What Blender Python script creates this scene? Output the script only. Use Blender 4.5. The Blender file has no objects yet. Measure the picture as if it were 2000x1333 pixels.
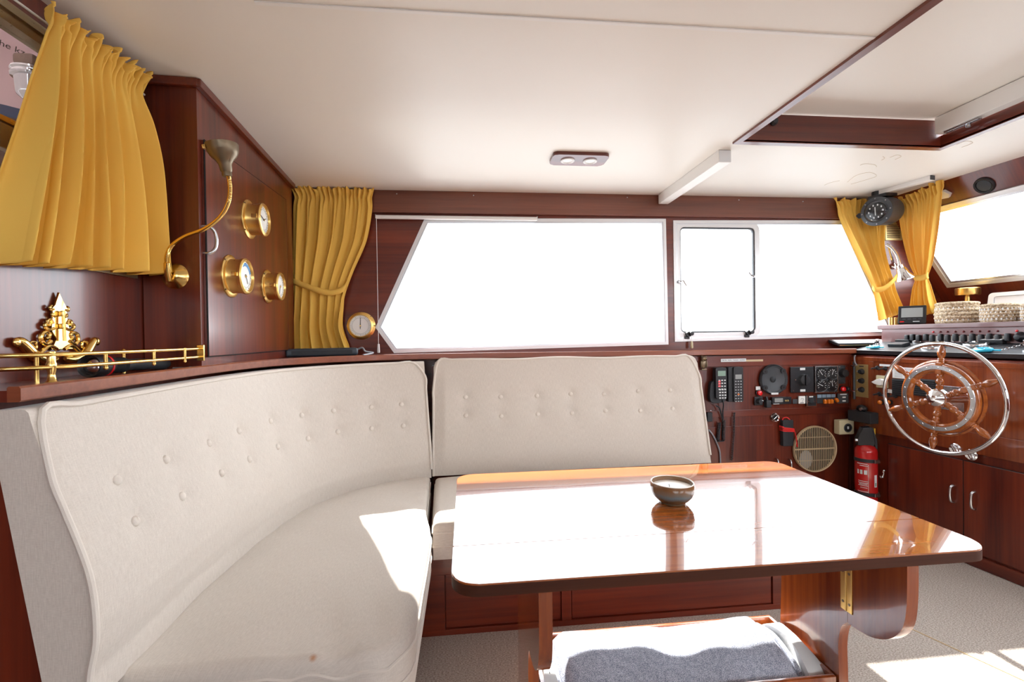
import bpy, bmesh, math, random
from mathutils import Vector, Matrix
random.seed(7)
S = bpy.context.scene
COL = S.collection

# ------------------------------------------------------------------ camera
FPX = 889.0                       # focal length in pixels of the 2000 x 1333 frame (16 mm on full frame)
EYE = Vector((0, 0, 1.15))
PSI, TH, RHO = math.radians(5.8), math.radians(.51), math.radians(.8)
_f = Vector((math.sin(PSI)*math.cos(TH), math.cos(PSI)*math.cos(TH), -math.sin(TH)))
_r0 = Vector((math.cos(PSI), -math.sin(PSI), 0))
_u0 = _r0.cross(_f)
_r = _r0*math.cos(RHO) - _u0*math.sin(RHO)
_u = _u0*math.cos(RHO) + _r0*math.sin(RHO)
cd = bpy.data.cameras.new('camera')
cam = bpy.data.objects.new('camera', cd)
COL.objects.link(cam)
cd.sensor_width = 36
cd.lens = 36*FPX/2000
cd.clip_start = .02
cam.matrix_world = Matrix(((_r.x, _u.x, -_f.x, EYE.x), (_r.y, _u.y, -_f.y, EYE.y), (_r.z, _u.z, -_f.z, EYE.z), (0, 0, 0, 1)))
S.camera = cam

# ------------------------------------------------------------------ light
S.view_settings.view_transform = 'Standard'
S.view_settings.look = 'None'
S.view_settings.gamma = 1
S.view_settings.use_curve_mapping = False
S.view_settings.exposure = 0.16
wd = bpy.data.worlds.new('overcast_bright')
S.world = wd
wd.use_nodes = True
_n = wd.node_tree.nodes
_n['Background'].inputs[0].default_value = (.92, .965, 1.03, 1)
_tc = _n.new('ShaderNodeTexCoord')
_sp = _n.new('ShaderNodeSeparateXYZ')
_mr = _n.new('ShaderNodeMapRange')           # bright hazy sky above, darker water and quay below the horizon
for k_, v_ in (('From Min', -.12), ('From Max', .10), ('To Min', 3.2), ('To Max', 9.0)):
    _mr.inputs[k_].default_value = v_
wd.node_tree.links.new(_tc.outputs['Generated'], _sp.inputs[0])
wd.node_tree.links.new(_sp.outputs['Z'], _mr.inputs['Value'])
wd.node_tree.links.new(_mr.outputs[0], _n['Background'].inputs[1])

def sun(name, d, energy, angle, color=(1, .96, .9)):
    l = bpy.data.lights.new(name, 'SUN')
    l.energy = energy
    l.angle = math.radians(angle)
    l.color = color
    o = bpy.data.objects.new(name, l)
    o.rotation_euler = Vector(d).to_track_quat('-Z', 'Y').to_euler()
    o.location = Vector(d)*-6
    COL.objects.link(o)
sun('sun', (.015, -1, -.93), 24, .6)
sun('sun_glint_off_water', (.1, -1, .95), .4, 9)

# ------------------------------------------------------------------ pixel / plane helpers
def ray(px, py):
    return _f + _r*((px-1000)/FPX) + _u*((666.5-py)/FPX)

def hit(px, py, p, n):
    d = ray(px, py)
    return EYE + d*((Vector(p)-EYE).dot(n)/d.dot(n))

def proj(p):
    d = Vector(p)-EYE
    k = d.dot(_f)
    return 1000+FPX*d.dot(_r)/k, 666.5-FPX*d.dot(_u)/k

class Frame:
    """a plane in the cabin: origin, right, up; out = right x up"""
    def __init__(s, o, u, v):
        s.o = Vector(o)
        s.u = Vector(u).normalized()
        s.v = Vector(v)
        s.v = (s.v - s.u*s.v.dot(s.u)).normalized()
        s.n = s.u.cross(s.v)
    def loc(s, px, py, d=0):
        h = hit(px, py, s.o+s.n*d, s.n)-s.o
        return h.dot(s.u), h.dot(s.v)
    def w(s, a, b, c=0):
        return s.o+s.u*a+s.v*b+s.n*c
    def M(s, a=0, b=0, c=0):
        p = s.w(a, b, c)
        return Matrix(((s.u.x, s.v.x, s.n.x, p.x), (s.u.y, s.v.y, s.n.y, p.y), (s.u.z, s.v.z, s.n.z, p.z), (0, 0, 0, 1)))

YW = 2.72          # port window wall
XB = -1.045        # aft bulkhead
ZC = 2.01          # ceiling
F_port = Frame((0, YW, 0), (1, 0, 0), (0, 0, 1))
F_panel = Frame((0, 2.60, 0), (1, 0, 0), (0, 0, 1))
F_aft = Frame((XB, 0, 0), (0, 1, 0), (0, 0, 1))
F_ceil = Frame((0, 0, ZC), (1, 0, 0), (0, -1, 0))
F_cab = Frame((-.867, 1.596, 0), (-.071, 1.006, 0), (0, 0, 1))
F_helm = Frame((2.385, 2.60, 0), (.107, -.994, 0), (0, 0, 1))
F_top = Frame((2.385, 2.60, 1.036), (.107, -.994, 0), (.22, .0237, .045))
F_rise = Frame((2.61, 2.62, 0), (.107, -.994, 0), (0, 0, 1))
F_wind = Frame((2.72, 2.65, 2.01), (.06, -1, 0), (-.65, -.039, 1))

def shz(x):
    return 1.056-.0058*x

# ------------------------------------------------------------------ materials
MATS = {}
def nmat(name):
    m = bpy.data.materials.new(name)
    m.use_nodes = True
    MATS[name] = m
    return m, m.node_tree.nodes, m.node_tree.links, m.node_tree.nodes['Principled BSDF']

def plain(name, col, rough=.5, metal=0, coat=0, spec=.5, trans=0, bump=0, bscale=200, emit=0):
    m, n, l, b = nmat(name)
    b.inputs['Base Color'].default_value = (*col, 1)
    b.inputs['Roughness'].default_value = rough
    b.inputs['Metallic'].default_value = metal
    b.inputs['Coat Weight'].default_value = coat
    b.inputs['Coat Roughness'].default_value = .05
    b.inputs['Specular IOR Level'].default_value = spec
    tc = n.new('ShaderNodeTexCoord')
    nz = n.new('ShaderNodeTexNoise')
    nz.inputs['Scale'].default_value = bscale
    l.new(tc.outputs['Object'], nz.inputs['Vector'])
    mr = n.new('ShaderNodeMapRange')
    mr.inputs['To Min'].default_value = max(0, rough-.06)
    mr.inputs['To Max'].default_value = min(1, rough+.06)
    l.new(nz.outputs['Fac'], mr.inputs['Value'])
    l.new(mr.outputs[0], b.inputs['Roughness'])
    if bump:
        bp = n.new('ShaderNodeBump')
        bp.inputs['Strength'].default_value = bump
        bp.inputs['Distance'].default_value = .002
        l.new(nz.outputs['Fac'], bp.inputs['Height'])
        l.new(bp.outputs[0], b.inputs['Normal'])
    return m

def wood(name, c1, c2, axis, rough=.3, coat=.35, scale=1.0, crough=.12, wav=0.0):
    """fine straight grain running along the given local axis"""
    m, n, l, b = nmat(name)
    tc = n.new('ShaderNodeTexCoord')
    mp = n.new('ShaderNodeMapping')
    sc = [60*scale]*3
    sc[axis] = 1.6*scale
    mp.inputs['Scale'].default_value = sc
    l.new(tc.outputs['Object'], mp.inputs['Vector'])
    nz = n.new('ShaderNodeTexNoise')
    nz.inputs['Scale'].default_value = 1.0
    nz.inputs['Detail'].default_value = 5
    nz.inputs['Roughness'].default_value = .65
    l.new(mp.outputs[0], nz.inputs['Vector'])
    mp2 = n.new('ShaderNodeMapping')
    sc2 = [9*scale]*3
    sc2[axis] = .7*scale
    mp2.inputs['Scale'].default_value = sc2
    l.new(tc.outputs['Object'], mp2.inputs['Vector'])
    nz2 = n.new('ShaderNodeTexNoise')
    nz2.inputs['Scale'].default_value = 1.0
    nz2.inputs['Detail'].default_value = 3
    l.new(mp2.outputs[0], nz2.inputs['Vector'])
    mx = n.new('ShaderNodeMath')
    mx.operation = 'MULTIPLY_ADD'
    mx.inputs[1].default_value = .45
    l.new(nz.outputs['Fac'], mx.inputs[0])
    m3 = n.new('ShaderNodeMath')
    m3.operation = 'MULTIPLY'
    m3.inputs[1].default_value = .6
    l.new(nz2.outputs['Fac'], m3.inputs[0])
    l.new(m3.outputs[0], mx.inputs[2])
    rp = n.new('ShaderNodeValToRGB')
    rp.color_ramp.elements[0].position = .36
    rp.color_ramp.elements[0].color = (*c1, 1)
    rp.color_ramp.elements[1].position = .68
    rp.color_ramp.elements[1].color = (*c2, 1)
    l.new(mx.outputs[0], rp.inputs[0])
    l.new(rp.outputs[0], b.inputs['Base Color'])
    b.inputs['Roughness'].default_value = rough
    b.inputs['Coat Weight'].default_value = coat
    b.inputs['Coat Roughness'].default_value = crough
    if wav:
        bp = n.new('ShaderNodeBump')
        bp.inputs['Strength'].default_value = wav
        bp.inputs['Distance'].default_value = .001
        l.new(nz2.outputs['Fac'], bp.inputs['Height'])
        l.new(bp.outputs[0], b.inputs['Coat Normal'])
        l.new(bp.outputs[0], b.inputs['Normal'])
    return m

MA1, MA2 = (.055, .0075, .0045), (.19, .029, .010)
wood('mahogany_x', MA1, MA2, 0)
wood('mahogany_y', MA1, MA2, 1)
wood('mahogany_z', MA1, MA2, 2)
wood('mahogany_gloss_y', (.10, .017, .006), (.27, .06, .016), 1, .22, .5, crough=.08)
wood('fascia_x', (.10, .025, .012), (.22, .062, .028), 0)
wood('table_top', (.22, .045, .008), (.50, .15, .028), 0, .12, 1.0, crough=.02, wav=.012)
MATS['table_top'].node_tree.nodes['Principled BSDF'].inputs['Coat IOR'].default_value = 1.75
wood('table_leg', (.15, .025, .006), (.38, .085, .016), 2, .2, .8, crough=.06, wav=.02)
wood('table_edge', (.040, .012, .006), (.10, .030, .013), 0, .55, 0)
MATS['table_edge'].node_tree.nodes['Principled BSDF'].inputs['Specular IOR Level'].default_value = .2
wood('varnished_teak', (.17, .035, .008), (.42, .12, .024), 2, .15, .8, crough=.04)
wood('lip_wood', (.16, .035, .014), (.30, .085, .035), 0, .3, .5)
plain('ceiling_paint', (.82, .78, .71), .42, bscale=9, bump=.03)
plain('white_paint', (.82, .80, .76), .4)
plain('brass', (.82, .55, .18), .2, 1, bscale=60)
plain('brass_brushed', (.85, .57, .19), .30, 1, bscale=60)
plain('brass_satin', (.72, .47, .15), .3, 1, bscale=60)
plain('old_brass', (.20, .15, .095), .36, .75)
plain('chrome', (.80, .81, .83), .08, 1)
plain('steel', (.55, .56, .58), .25, 1)
plain('aluminium', (.62, .63, .65), .32, .9)
plain('window_frame_light', (.72, .72, .72), .35, .35)
plain('bronze_frame', (.36, .29, .18), .3, .85)
plain('black_plastic', (.012, .013, .016), .38)
plain('black_matt', (.02, .022, .026), .6)
plain('dark_grey', (.05, .055, .062), .45)
plain('slate_box', (.035, .045, .058), .45)
plain('white_plastic', (.8, .8, .78), .35)
plain('cream_plastic', (.62, .56, .36), .4)
plain('gold_plate', (.50, .36, .15), .35, .6)
plain('label_white', (.72, .74, .74), .5)
plain('label_blue', (.20, .28, .36), .5)
plain('red_lens', (.75, .008, .012), .15, coat=.8)
plain('amber_lens', (.72, .18, .01), .15, coat=.8)
plain('red_paint', (.52, .012, .012), .22, coat=.6)
plain('red_cord', (.75, .02, .02), .6)
plain('yellow_tag', (.85, .55, .04), .5)
plain('green_lcd', (.22, .33, .26), .3)
plain('grey_lcd', (.30, .31, .30), .25)
plain('cyan_foam', (.02, .42, .62), .55)
plain('dial_white', (.86, .86, .82), .35)
plain('dial_blue', (.05, .28, .62), .4)
plain('dial_black', (.012, .012, .014), .3, coat=.3)
plain('ink', (.02, .02, .025), .6)
plain('grey_ink', (.35, .36, .37), .6)
plain('wax', (.86, .82, .74), .4)
plain('pillow_white', (.72, .72, .70), .85, bump=.4, bscale=60)
plain('cord_grey', (.28, .28, .30), .5)
plain('paper', (.80, .80, .80), .5)
plain('vent_cream', (.55, .42, .25), .45)
plain('dark_gap', (.006, .004, .004), .8)
plain('led_off', (.12, .01, .012), .3)
plain('skin', (.62, .36, .26), .5)
plain('shirt_pink', (.80, .60, .62), .85, bump=.3, bscale=30)
plain('trousers_brown', (.30, .20, .16), .9, bump=.8, bscale=90)
plain('belt_blue', (.05, .09, .18), .6)
plain('hair_brown', (.06, .03, .015), .6)
plain('deck_white', (.75, .75, .73), .6)
plain('mauve_trim', (.16, .07, .07), .3, coat=.5)

# bowl glaze
m, n, l, b = nmat('glaze')
tc = n.new('ShaderNodeTexCoord')
nz = n.new('ShaderNodeTexNoise'); nz.inputs['Scale'].default_value = 28; nz.inputs['Detail'].default_value = 6
l.new(tc.outputs['Object'], nz.inputs['Vector'])
sp = n.new('ShaderNodeSeparateXYZ'); l.new(tc.outputs['Object'], sp.inputs[0])
mr = n.new('ShaderNodeMapRange'); mr.inputs['From Min'].default_value = .012; mr.inputs['From Max'].default_value = .052
l.new(sp.outputs['Z'], mr.inputs['Value'])
ad = n.new('ShaderNodeMath'); ad.operation = 'MULTIPLY_ADD'; ad.inputs[1].default_value = .5
l.new(nz.outputs['Fac'], ad.inputs[0])
sb = n.new('ShaderNodeMath'); sb.operation = 'SUBTRACT'; sb.inputs[1].default_value = .25
l.new(mr.outputs[0], sb.inputs[0]); l.new(sb.outputs[0], ad.inputs[2])
rp = n.new('ShaderNodeValToRGB')
rp.color_ramp.elements[0].position = .15; rp.color_ramp.elements[0].color = (.10, .07, .04, 1)
rp.color_ramp.elements[1].position = .95; rp.color_ramp.elements[1].color = (.20, .10, .04, 1)
e = rp.color_ramp.elements.new(.45); e.color = (.13, .20, .23, 1)
e = rp.color_ramp.elements.new(.62); e.color = (.18, .17, .14, 1)
l.new(ad.outputs[0], rp.inputs[0]); l.new(rp.outputs[0], b.inputs['Base Color'])
b.inputs['Roughness'].default_value = .22; b.inputs['Coat Weight'].default_value = .5

# ribbed upholstery (UV in metres)
def fabric(name, col, dark, stain=None):
    m, n, l, b = nmat(name)
    tc = n.new('ShaderNodeTexCoord')
    mp = n.new('ShaderNodeMapping'); mp.inputs['Scale'].default_value = (420, 45, 1)
    l.new(tc.outputs['UV'], mp.inputs['Vector'])
    nz = n.new('ShaderNodeTexNoise'); nz.inputs['Scale'].default_value = 1; nz.inputs['Detail'].default_value = 2
    l.new(mp.outputs[0], nz.inputs['Vector'])
    mp2 = n.new('ShaderNodeMapping'); mp2.inputs['Scale'].default_value = (110, 520, 1)
    l.new(tc.outputs['UV'], mp2.inputs['Vector'])
    nzb = n.new('ShaderNodeTexNoise'); nzb.inputs['Scale'].default_value = 1; nzb.inputs['Detail'].default_value = 2
    l.new(mp2.outputs[0], nzb.inputs['Vector'])
    av = n.new('ShaderNodeMath'); av.operation = 'MULTIPLY_ADD'; av.inputs[1].default_value = .45
    l.new(nzb.outputs['Fac'], av.inputs[0])
    hv = n.new('ShaderNodeMath'); hv.operation = 'MULTIPLY'; hv.inputs[1].default_value = .55
    l.new(nz.outputs['Fac'], hv.inputs[0]); l.new(hv.outputs[0], av.inputs[2])
    rp = n.new('ShaderNodeValToRGB')
    rp.color_ramp.elements[0].position = .3; rp.color_ramp.elements[0].color = (*dark, 1)
    rp.color_ramp.elements[1].position = .68; rp.color_ramp.elements[1].color = (*col, 1)
    l.new(av.outputs[0], rp.inputs[0])
    out = rp.outputs[0]
    big = n.new('ShaderNodeTexNoise'); big.inputs['Scale'].default_value = 5; big.inputs['Detail'].default_value = 4
    l.new(tc.outputs['Object'], big.inputs['Vector'])
    mr = n.new('ShaderNodeMapRange'); mr.inputs['To Min'].default_value = .96; mr.inputs['To Max'].default_value = 1.03
    l.new(big.outputs['Fac'], mr.inputs['Value'])
    hs = n.new('ShaderNodeHueSaturation'); l.new(out, hs.inputs['Color']); l.new(mr.outputs[0], hs.inputs['Value'])
    out = hs.outputs[0]
    if stain:
        vd = n.new('ShaderNodeVectorMath'); vd.operation = 'DISTANCE'
        l.new(tc.outputs['Object'], vd.inputs[0]); vd.inputs[1].default_value = stain
        ms = n.new('ShaderNodeMapRange'); ms.inputs['From Min'].default_value = .002; ms.inputs['From Max'].default_value = .011
        ms.inputs['To Min'].default_value = .85; ms.inputs['To Max'].default_value = 0
        l.new(vd.outputs['Value'], ms.inputs['Value'])
        mi = n.new('ShaderNodeMixRGB'); l.new(ms.outputs[0], mi.inputs['Fac']); l.new(out, mi.inputs['Color1'])
        mi.inputs['Color2'].default_value = (.45, .16, .03, 1)
        out = mi.outputs[0]
    l.new(out, b.inputs['Base Color'])
    b.inputs['Roughness'].default_value = .9
    b.inputs['Specular IOR Level'].default_value = .2
    b.inputs['Sheen Weight'].default_value = .15
    bp = n.new('ShaderNodeBump'); bp.inputs['Strength'].default_value = .35; bp.inputs['Distance'].default_value = .0015
    l.new(av.outputs[0], bp.inputs['Height']); l.new(bp.outputs[0], b.inputs['Normal'])
    return m
fabric('cushion_cloth', (.68, .62, .55), (.56, .50, .44))
fabric('cushion_cloth_stained', (.68, .62, .55), (.56, .50, .44), stain=(-.347, 1.04, .447))
plain('piping_cloth', (.69, .63, .56), .9, bump=.4, bscale=900)

# curtain cloth: diffuse + translucent
m, n, l, b = nmat('curtain_cloth')
b.inputs['Base Color'].default_value = (.93, .60, .125, 1)
b.inputs['Roughness'].default_value = .85
b.inputs['Specular IOR Level'].default_value = .2
tr = n.new('ShaderNodeBsdfTranslucent'); tr.inputs[0].default_value = (.85, .38, .04, 1)
mx = n.new('ShaderNodeMixShader'); mx.inputs[0].default_value = .17
tc = n.new('ShaderNodeTexCoord')
nz = n.new('ShaderNodeTexNoise'); nz.inputs['Scale'].default_value = 700
l.new(tc.outputs['Object'], nz.inputs['Vector'])
bp = n.new('ShaderNodeBump'); bp.inputs['Strength'].default_value = .12; bp.inputs['Distance'].default_value = .001
l.new(nz.outputs['Fac'], bp.inputs['Height']); l.new(bp.outputs[0], b.inputs['Normal'])
l.new(b.outputs[0], mx.inputs[1]); l.new(tr.outputs[0], mx.inputs[2])
l.new(mx.outputs[0], n['Material Output'].inputs[0])

# window glass
m, n, l, b = nmat('pane_glass')
n.remove(b)
tb = n.new('ShaderNodeBsdfTransparent'); tb.inputs[0].default_value = (.95, .96, .96, 1)
gl = n.new('ShaderNodeBsdfGlossy'); gl.inputs['Roughness'].default_value = .0
fr = n.new('ShaderNodeLayerWeight')
pw = n.new('ShaderNodeMath'); pw.operation = 'POWER'; pw.inputs[1].default_value = 5
l.new(fr.outputs['Facing'], pw.inputs[0])
fa = n.new('ShaderNodeMath'); fa.operation = 'MULTIPLY_ADD'; fa.inputs[1].default_value = .9; fa.inputs[2].default_value = .04
l.new(pw.outputs[0], fa.inputs[0])
mx = n.new('ShaderNodeMixShader')
l.new(fa.outputs[0], mx.inputs[0]); l.new(tb.outputs[0], mx.inputs[1]); l.new(gl.outputs[0], mx.inputs[2])
l.new(mx.outputs[0], n['Material Output'].inputs[0])
# instrument glass: same idea, small lens
m2 = m.copy(); m2.name = 'lens_glass'; MATS['lens_glass'] = m2

# cloth of the enclosure added to dim the aft deck
m, n, l, b = nmat('shade_canvas')
b.inputs['Base Color'].default_value = (.62, .58, .56, 1)
b.inputs['Roughness'].default_value = .9
tr = n.new('ShaderNodeBsdfTranslucent'); tr.inputs[0].default_value = (.62, .56, .55, 1)
mx = n.new('ShaderNodeMixShader'); mx.inputs[0].default_value = .30
l.new(b.outputs[0], mx.inputs[1]); l.new(tr.outputs[0], mx.inputs[2])
l.new(mx.outputs[0], n['Material Output'].inputs[0])

# carpet
m, n, l, b = nmat('carpet')
tc = n.new('ShaderNodeTexCoord')
mp = n.new('ShaderNodeMapping'); mp.inputs['Scale'].default_value = (150, 320, 1)
l.new(tc.outputs['Object'], mp.inputs['Vector'])
nz = n.new('ShaderNodeTexNoise'); nz.inputs['Scale'].default_value = 1; nz.inputs['Detail'].default_value = 3
l.new(mp.outputs[0], nz.inputs['Vector'])
rp = n.new('ShaderNodeValToRGB')
rp.color_ramp.elements[0].position = .32; rp.color_ramp.elements[0].color = (.24, .195, .16, 1)
rp.color_ramp.elements[1].position = .68; rp.color_ramp.elements[1].color = (.58, .52, .46, 1)
l.new(nz.outputs['Fac'], rp.inputs[0]); l.new(rp.outputs[0], b.inputs['Base Color'])
b.inputs['Roughness'].default_value = .95
bp = n.new('ShaderNodeBump'); bp.inputs['Strength'].default_value = .6; bp.inputs['Distance'].default_value = .003
l.new(nz.outputs['Fac'], bp.inputs['Height']); l.new(bp.outputs[0], b.inputs['Normal'])

# blue grey woven blanket with faint round figures
m, n, l, b = nmat('blanket_cloth')
tc = n.new('ShaderNodeTexCoord')
nz = n.new('ShaderNodeTexNoise'); nz.inputs['Scale'].default_value = 520; nz.inputs['Detail'].default_value = 2
l.new(tc.outputs['Object'], nz.inputs['Vector'])
vo = n.new('ShaderNodeTexVoronoi'); vo.inputs['Scale'].default_value = 13
l.new(tc.outputs['Object'], vo.inputs['Vector'])
sn = n.new('ShaderNodeMath'); sn.operation = 'MULTIPLY'; sn.inputs[1].default_value = 26
l.new(vo.outputs['Distance'], sn.inputs[0])
s2 = n.new('ShaderNodeMath'); s2.operation = 'SINE'; l.new(sn.outputs[0], s2.inputs[0])
s3 = n.new('ShaderNodeMath'); s3.operation = 'MULTIPLY_ADD'; s3.inputs[1].default_value = .022
l.new(s2.outputs[0], s3.inputs[0]); l.new(nz.outputs['Fac'], s3.inputs[2])
rp = n.new('ShaderNodeValToRGB')
rp.color_ramp.elements[0].position = .34; rp.color_ramp.elements[0].color = (.17, .19, .27, 1)
rp.color_ramp.elements[1].position = .66; rp.color_ramp.elements[1].color = (.68, .69, .75, 1)
l.new(s3.outputs[0], rp.inputs[0]); l.new(rp.outputs[0], b.inputs['Base Color'])
b.inputs['Roughness'].default_value = .95
bp = n.new('ShaderNodeBump'); bp.inputs['Strength'].default_value = .7; bp.inputs['Distance'].default_value = .003
l.new(nz.outputs['Fac'], bp.inputs['Height']); l.new(bp.outputs[0], b.inputs['Normal'])

# coiled rope basket
m, n, l, b = nmat('seagrass')
tc = n.new('ShaderNodeTexCoord')
nz = n.new('ShaderNodeTexNoise'); nz.inputs['Scale'].default_value = 120
l.new(tc.outputs['Object'], nz.inputs['Vector'])
rp = n.new('ShaderNodeValToRGB')
rp.color_ramp.elements[0].position = .36; rp.color_ramp.elements[0].color = (.28, .18, .09, 1)
rp.color_ramp.elements[1].position = .6; rp.color_ramp.elements[1].color = (.68, .56, .40, 1)
l.new(nz.outputs['Fac'], rp.inputs[0]); l.new(rp.outputs[0], b.inputs['Base Color'])
b.inputs['Roughness'].default_value = .85
# extinguisher label text stays as geometry

# ------------------------------------------------------------------ mesh builder
class MB:
    def __init__(s):
        s.bm = bmesh.new()
        s.uv = None
        s.bev = False
    def _app(s, verts, M):
        if M is not None:
            for v in verts:
                v.co = M @ v.co
    def box(s, c, size, bev=0, M=None, seg=2):
        g = bmesh.ops.create_cube(s.bm, size=1)['verts']
        for v in g:
            v.co = Vector((v.co.x*size[0]+c[0], v.co.y*size[1]+c[1], v.co.z*size[2]+c[2]))
        if bev:
            s.bev = True
            ed = {e for v in g for e in v.link_edges}
            r = bmesh.ops.bevel(s.bm, geom=list(ed), offset=min(bev, min(size)*.49), segments=seg, profile=.5, affect='EDGES', clamp_overlap=True)
            g = list({v for f in r['faces'] for v in f.verts} | {v for v in g if v.is_valid})
        s._app(g, M)
        return s
    def lathe(s, prof, seg=32, M=None, a0=0, a1=2*math.pi):
        full = abs(a1-a0-2*math.pi) < 1e-6
        rows = []
        for r, z in prof:
            if r < 1e-7:
                rows.append([s.bm.verts.new((0, 0, z))])
            else:
                k = seg if full else seg+1
                rows.append([s.bm.verts.new((r*math.cos(a0+(a1-a0)*i/seg), r*math.sin(a0+(a1-a0)*i/seg), z)) for i in range(k)])
        for A, B in zip(rows, rows[1:]):
            for i in range(seg):
                j = (i+1) % seg if full else i+1
                if len(A) == 1 and len(B) == 1:
                    continue
                if len(A) == 1:
                    s.bm.faces.new((A[0], B[i], B[j]))
                elif len(B) == 1:
                    s.bm.faces.new((A[i], A[j], B[0]))
                else:
                    s.bm.faces.new((A[i], A[j], B[j], B[i]))
        s._app([v for r in rows for v in r], M)
        return s
    def cyl(s, p0, p1, r0, r1=None, seg=20, M=None):
        r1 = r0 if r1 is None else r1
        p0, p1 = Vector(p0), Vector(p1)
        d = p1-p0
        T = Matrix.Translation(p0) @ d.to_track_quat('Z', 'Y').to_matrix().to_4x4()
        if M is not None:
            T = M @ T
        return s.lathe([(0, 0), (r0, 0), (r1, d.length), (0, d.length)], seg, T)
    def tube(s, pts, r, seg=8, closed=False, M=None, flat=None):
        pts = [Vector(p) for p in pts]
        N = len(pts)
        rows = []
        prev = None
        for i, p in enumerate(pts):
            if closed:
                t = pts[(i+1) % N]-pts[i-1]
            else:
                t = pts[min(i+1, N-1)]-pts[max(i-1, 0)]
            t.normalize()
            if prev is None:
                a = Vector((0, 0, 1)) if abs(t.z) < .9 else Vector((1, 0, 0))
                x = t.cross(a).normalized()
            else:
                x = (prev-t*prev.dot(t)).normalized()
            prev = x
            y = t.cross(x)
            rr = r[i] if isinstance(r, (list, tuple)) else r
            rows.append([s.bm.verts.new(p+(x*math.cos(2*math.pi*k/seg)+y*math.sin(2*math.pi*k/seg))*rr) for k in range(seg)])
        for i in range(N if closed else N-1):
            A, B = rows[i], rows[(i+1) % N]
            for k in range(seg):
                q = (k+1) % seg
                s.bm.faces.new((A[k], A[q], B[q], B[k]))
        if not closed:
            s.bm.faces.new(rows[0][::-1])
            s.bm.faces.new(rows[-1])
        vs = [v for R in rows for v in R]
        if flat:
            for v in vs:
                v.co.z = v.co.z*flat
        s._app(vs, M)
        return s
    def prism(s, pts, z0, z1, M=None, bev=0):
        lo = [s.bm.verts.new((x, y, z0)) for x, y in pts]
        hi = [s.bm.verts.new((x, y, z1)) for x, y in pts]
        N = len(pts)
        fs = [s.bm.faces.new(lo[::-1]), s.bm.faces.new(hi)]
        for i in range(N):
            j = (i+1) % N
            s.bm.faces.new((lo[i], lo[j], hi[j], hi[i]))
        g = lo+hi
        if bev:
            s.bev = True
            ed = [e for e in fs[1].edges]
            r = bmesh.ops.bevel(s.bm, geom=ed, offset=bev, segments=2, profile=.5, affect='EDGES', clamp_overlap=True)
            g = list({v for f in r['faces'] for v in f.verts} | {v for v in g if v.is_valid})
        s._app(g, M)
        return s
    def ring(s, outer, inner, z0, z1, M=None):
        """flat plate of thickness z0..z1 between two closed outlines with the same vertex count"""
        N = len(outer)
        R = [[s.bm.verts.new((x, y, z)) for x, y in pl] for z in (z0, z1) for pl in (outer, inner)]
        o0, i0, o1, i1 = R
        for k in range(N):
            j = (k+1) % N
            s.bm.faces.new((o1[k], o1[j], i1[j], i1[k]))
            s.bm.faces.new((o0[j], o0[k], i0[k], i0[j]))
            s.bm.faces.new((o0[k], o0[j], o1[j], o1[k]))
            s.bm.faces.new((i0[j], i0[k], i1[k], i1[j]))
        s._app([v for r in R for v in r], M)
        return s
    def ball(s, c, r, seg=16, M=None):
        r = (r, r, r) if not isinstance(r, (tuple, list)) else r
        g = bmesh.ops.create_uvsphere(s.bm, u_segments=seg, v_segments=max(6, seg//2+2), radius=1)['verts']
        for v in g:
            v.co = Vector((v.co.x*r[0]+c[0], v.co.y*r[1]+c[1], v.co.z*r[2]+c[2]))
        s._app(g, M)
        return s
    def torus(s, R, r, seg=40, seg2=10, M=None, sy=1):
        return s.tube([(R*math.cos(2*math.pi*i/seg), R*sy*math.sin(2*math.pi*i/seg), 0) for i in range(seg)], r, seg2, True, M)
    def grid(s, P, uv=None, cu=False, cv=False):
        """P[i][j] points; cu / cv close the directions"""
        if uv and s.uv is None:
            s.uv = s.bm.loops.layers.uv.new('UVMap')
        V = [[s.bm.verts.new(p) for p in row] for row in P]
        nu, nv = len(V), len(V[0])
        for i in range(nu if cu else nu-1):
            for j in range(nv if cv else nv-1):
                i2, j2 = (i+1) % nu, (j+1) % nv
                try:
                    f = s.bm.faces.new((V[i][j], V[i2][j], V[i2][j2], V[i][j2]))
                except ValueError:
                    continue
                if uv:
                    for lp, (a, c) in zip(f.loops, ((i, j), (i+1, j), (i+1, j+1), (i, j+1))):
                        a2, c2 = min(a, len(uv)-1), min(c, len(uv[0])-1)
                        lp[s.uv].uv = uv[a2][c2]
        return V
    def parts(s, name, mat, parent):
        """every loose piece becomes an object of its own"""
        s.bm.verts.ensure_lookup_table()
        seen = set()
        for v in list(s.bm.verts):
            if v in seen:
                continue
            st, comp = [v], {v}
            while st:
                q = st.pop()
                for e in q.link_edges:
                    w = e.other_vert(q)
                    if w not in comp:
                        comp.add(w); st.append(w)
            seen |= comp
            n = MB()
            mp = {q: n.bm.verts.new(q.co) for q in comp}
            for f in {f for q in comp for f in q.link_faces}:
                n.bm.faces.new([mp[q] for q in f.verts])
            n.build(name, mat, parent)
        s.bm.free()
    def build(s, name, mat, parent=None, M=None, ang=38, fix=True):
        if fix:
            bmesh.ops.recalc_face_normals(s.bm, faces=s.bm.faces)
        me = bpy.data.meshes.new(name)
        s.bm.to_mesh(me)
        s.bm.free()
        for mm in (mat if isinstance(mat, list) else [mat]):
            me.materials.append(MATS[mm])
        for p in me.polygons:
            p.use_smooth = True
        me.set_sharp_from_angle(angle=math.radians(ang))
        o = bpy.data.objects.new(name, me)
        COL.objects.link(o)
        if s.bev:
            wn = o.modifiers.new('weighted', 'WEIGHTED_NORMAL')
            wn.weight = 100
            wn.keep_sharp = True
        if M is not None:
            o.matrix_world = M
        if parent:
            o.parent = parent
        return o

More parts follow.
